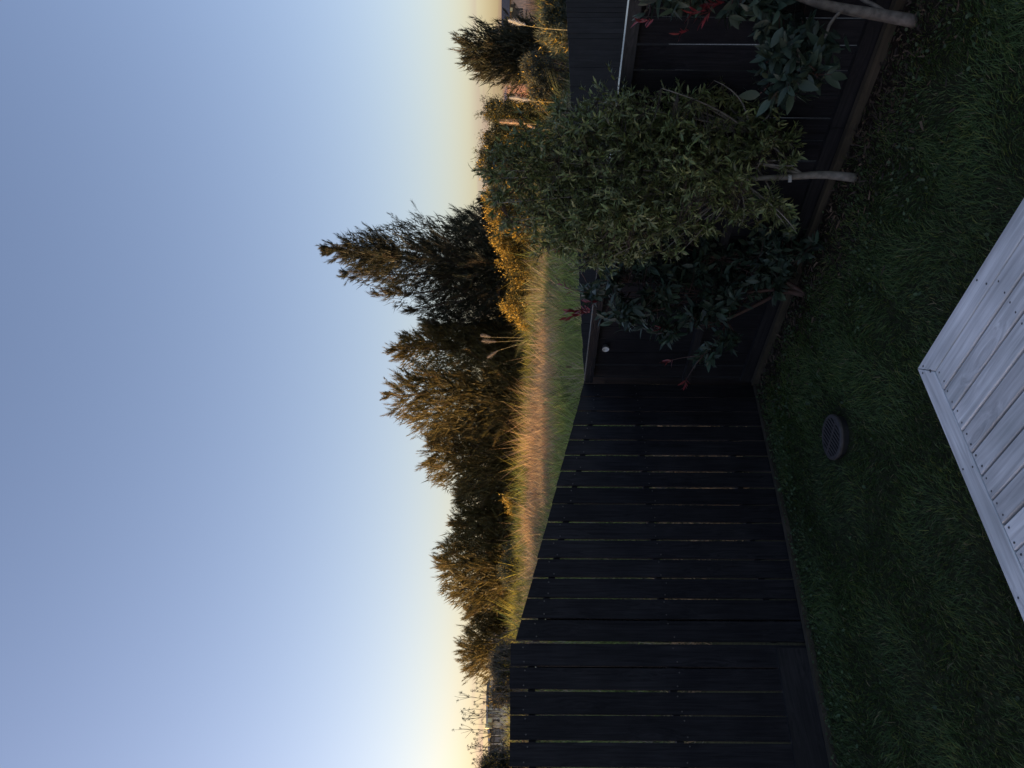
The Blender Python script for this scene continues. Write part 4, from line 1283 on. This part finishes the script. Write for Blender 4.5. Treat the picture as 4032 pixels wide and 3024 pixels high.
sp = [(2760, 1802, 2758), (2770, 1820, 2805), (2775, 1845, 2740), (2800, 1818, 2800), (2805, 1850, 2820), (2820, 1826, 2830), (2840, 1812, 2868), (2850, 1866, 2850), (2860, 1830, 2835), (2880, 1862, 2882), (2890, 1868, 2910), (2900, 1880, 2890), (2920, 1872, 2935), (2940, 1858, 2930), (2950, 1855, 2965), (2960, 1866, 2990), (2735, 1880, 2720), (2710, 1875, 2690), (2720, 1890, 2740)]
bare_bush('bare twiggy bush with seed heads against the sky above the tall fence', sp, 12.0, 161)
sp2 = [(2540, 1950, 2520), (2560, 1960, 2545), (2590, 1960, 2560), (2600, 1975, 2600), (2630, 1955, 2580), (2650, 1960, 2640), (2690, 1950, 2660), (2720, 1955, 2700), (2740, 1945, 2730), (2520, 1975, 2500)]
bare_bush('low tangle of dry twigs above the join of the tall and sloping fences', sp2, 11.0, 162)

# ------------------------------------------------------------------ far houses
def far_house_right():
    Y = 120.0
    s = Y / F
    p = lambda x, y: at(x, y, Y)
    z = lambda x: EYE - (x - 2016 - 9) * s
    xr = lambda y: (1512 - y) * s
    x0, x1 = xr(170), xr(-260)
    zb = float(hgt(x0, Y)) - .3
    th = thing('house', (x0, Y, zb), 'peach house with a dark flat looking roof at the right edge of the horizon', 'house')
    mb = MB(); mb.box(x0, x1, Y, Y + 8, zb, z(2007)); wpart('wall', mb.mesh('wall'), M['wall_peach'], th)
    mb = MB()
    mb.prism([(x0 - .5, Y - .6, z(2007) + .002), (x0 - .5, Y + 8.6, z(2007) + .002), (x0 + .6, Y + 6, z(1974)), (x0 + .6, Y + 1.4, z(1974))], (x1 - x0 + .5, 0, 0))
    rf_ = wpart('roof', mb.mesh('roof'), M['roof_dark'], th)
    mb = MB(); lathe(mb, [(0, 0), (.26, 0), (.26, .1), (0, .1)], 14, origin=(xr(42), Y - .06, z(1992)), axis=((1, 0, 0), (0, 0, 1), (0, 1, 0)))
    wpart('dish', mb.mesh('dish'), M['white_plastic'], rf_)
    for ya, yb, xa, xb, mt in ((72, 33, 2013, 2060, 'glass'), (140, 78, 2010, 2060, 'wall_grey'), (30, 18, 2010, 2028, 'glass'), (-20, -80, 2012, 2045, 'glass')):
        mb = MB(); mb.box(xr(ya), xr(yb), Y - .12, Y - .004, z(xb), z(xa))
        w_ = wpart('window' if mt == 'glass' else 'garage_door', mb.mesh('window'), M[mt], th)
        if mt == 'glass':
            mb = MB(); mb.box(xr(ya) - .15, xr(yb) + .15, Y - .16, Y - .003, z(xa) + .002, z(xa) + .15); wpart('frame', mb.mesh('frame'), M['wall_pale'], w_)
    mb = MB(); mb.box(xr(50), xr(36), Y - .5, Y - .17, z(2018), z(2008)); wpart('lamp_box', mb.mesh('lamp_box'), M['warm_yellow'], th)
far_house_right()

def far_house_gap():
    Y = 130.0; s = Y / F
    z = lambda x: EYE - (x - 2016 - 7) * s
    xr = lambda y: (1512 - y) * s
    x0, x1 = xr(420), xr(340); zb = float(hgt(x0, Y)) - .3
    th = thing('house', (x0, Y, zb), 'small peach house glimpsed between the lone tree and the olive bush', 'house')
    mb = MB(); mb.box(x0, x1, Y, Y + 6, zb, z(1998)); wpart('wall', mb.mesh('wall'), M['wall_peach'], th)
    mb = MB(); mb.prism([(x0 - .3, Y - .4, z(1998) + .002), (x0 - .3, Y + 6.4, z(1998) + .002), (x0 - .3, Y + 3, z(1985))], (x1 - x0 + .6, 0, 0)); wpart('roof', mb.mesh('roof'), M['roof_dark'], th)
    for ya in (385, 372, 400):
        mb = MB(); mb.box(xr(ya), xr(ya) + .35, Y - .08, Y - .004, z(2022), z(2006)); w_ = wpart('window', mb.mesh('window'), M['glass'], th)
far_house_gap()

def far_house_left():
    Y = 95.0; s = Y / F
    z = lambda x: EYE - (x - 2016 + 8) * s
    xr = lambda y: (1512 - y) * s
    def block(label, ya, yb, top, eave, bot, wallm, wins, posts, glints=None):
        x0, x1 = xr(ya), xr(yb)
        zb = z(bot)
        th = thing('house', (x0, Y, zb), label, 'house')
        mb = MB(); mb.box(x0, x1, Y, Y + 7, float(hgt(x0, Y)) - .2, z(eave)); wpart('wall', mb.mesh('wall'), M[wallm], th)
        mb = MB(); mb.prism([(x0 - .3, Y - .9, z(eave) + .002), (x0 - .3, Y + 7.5, z(eave) + .002), (x0 - .3, Y + 5, z(top)), (x0 - .3, Y + 2, z(top))], (x1 - x0 + .6, 0, 0)); wpart('roof', mb.mesh('roof'), M['roof_dark'], th)
        for (wa, wb, xa, xb) in wins:
            mb = MB(); mb.box(xr(wa), xr(wb), Y - .06, Y - .004, z(xb), z(xa)); w_ = wpart('window', mb.mesh('window'), M['glass'], th)
            mb = MB(); mb.box(xr(wa) - .08, xr(wb) + .08, Y - .09, Y - .003, z(xa) + .002, z(xa) + .1); wpart('frame', mb.mesh('frame'), M['wall_pale'], w_)
        for yp in posts:
            mb = MB(); mb.box(xr(yp) - .05, xr(yp) + .05, Y - .8, Y - .7, zb, z(eave)); wpart('post', mb.mesh('post'), M['wall_pale'], th)
        if glints:
            for (ga, gb, xa, xb) in glints:
                mb = MB(); mb.prism([(xr(ga), Y - .95, z(xb)), (xr(gb), Y - 2.2, z(xb)), (xr(gb), Y - .95, z(xb))], (0, 0, z(xa) - z(xb))); wpart('sun_glint', mb.mesh('sun_glint'), M['warm_yellow'], th)  # angled yellow prisms stand in for sun glints on the walls
        return th
    block('pale far house with dark roof and painted yellow sun glints, left horizon', 2868, 2765, 1912, 1922, 1978, 'wall_pale', [(2790, 2784, 1935, 1972), (2812, 2804, 1940, 1972), (2838, 2828, 1940, 1968), (2776, 2770, 1938, 1970)], (2782, 2798, 2820, 2846), [(2829, 2814, 1922, 1938), (2858, 2836, 1913, 1938)])
    block('grey far house with dark roof left of the house with yellow glints', 2975, 2872, 1920, 1930, 1978, 'wall_grey', [(2945, 2922, 1934, 1970), (2902, 2893, 1934, 1972)], (2918, 2950, 2885), [(2891, 2874, 1922, 1934), (2918, 2906, 1924, 1932)])
far_house_left()

# unseen house added out of frame on the left to shade the yard
def shade_house():
    x0, x1, y0, y1, h = -25.0, -15.5, -6.0, 13.4, 4.4
    th = thing('house', (x1, y0, 0), 'added house with a low roof, unseen on the left, shading the yard', 'house')
    mb = MB(); mb.box(x0, x1, y0, y1, -.2, h); wpart('wall', mb.mesh('wall'), M['wall_pale'], th)
    mb = MB(); mb.prism([(x0 - .5, y0 - .4, h + .002), (x1 + .5, y0 - .4, h + .002), ((x0 + x1) / 2, y0 - .4, h + 1.7)], (0, y1 - y0 + .8, 0)); wpart('roof', mb.mesh('roof'), M['roof_dark'], th)
    for yy in (-6, -2, 2, 6, 10):
        mb = MB(); mb.box(x1 + .004, x1 + .06, yy, yy + 1.5, 1.1, 2.3); wpart('window', mb.mesh('window'), M['glass'], th)
shade_house()
feathery_tree('added feathery tree, unseen on the left, breaking the shadow edge of the added house', -14.0 * F / 14.8, 14.8, -330, full(1.1), 131, 420, **G2)  # unseen tree, added to dapple the shadow edge on the field
# dark undergrowth closing the row at its foot
for i, (x, y, rx, ry, lab) in enumerate(((2040, 1880, 70, 110, 'dark undergrowth behind the dark topped tree'), (2035, 2140, 55, 100, 'dark undergrowth behind the dip in the tree row'), (2040, 1640, 80, 120, 'dark undergrowth behind the golden twin topped tree'),
                                         (2050, 1440, 90, 110, 'dark undergrowth behind the slim tree'), (2030, 2420, 45, 90, 'dark undergrowth at the left end of the tree row'), (2010, 1180, 110, 140, 'dark undergrowth behind the tallest tree'), (2030, 200, 100, 90, 'dark undergrowth behind the lone right hand tree'))):
    Yb = 19.0 if i == 6 else 26.5
    gorse(lab, [(x, y, rx, ry, 0), (x + 15, y - ry * .7, rx * .7, ry * .6, .2), (x + 15, y + ry * .7, rx * .7, ry * .6, .2)], 170 + i, 0.0, 13000, Yb, col=(.050, .050, .024), name='scrub_bush', needle=.14)
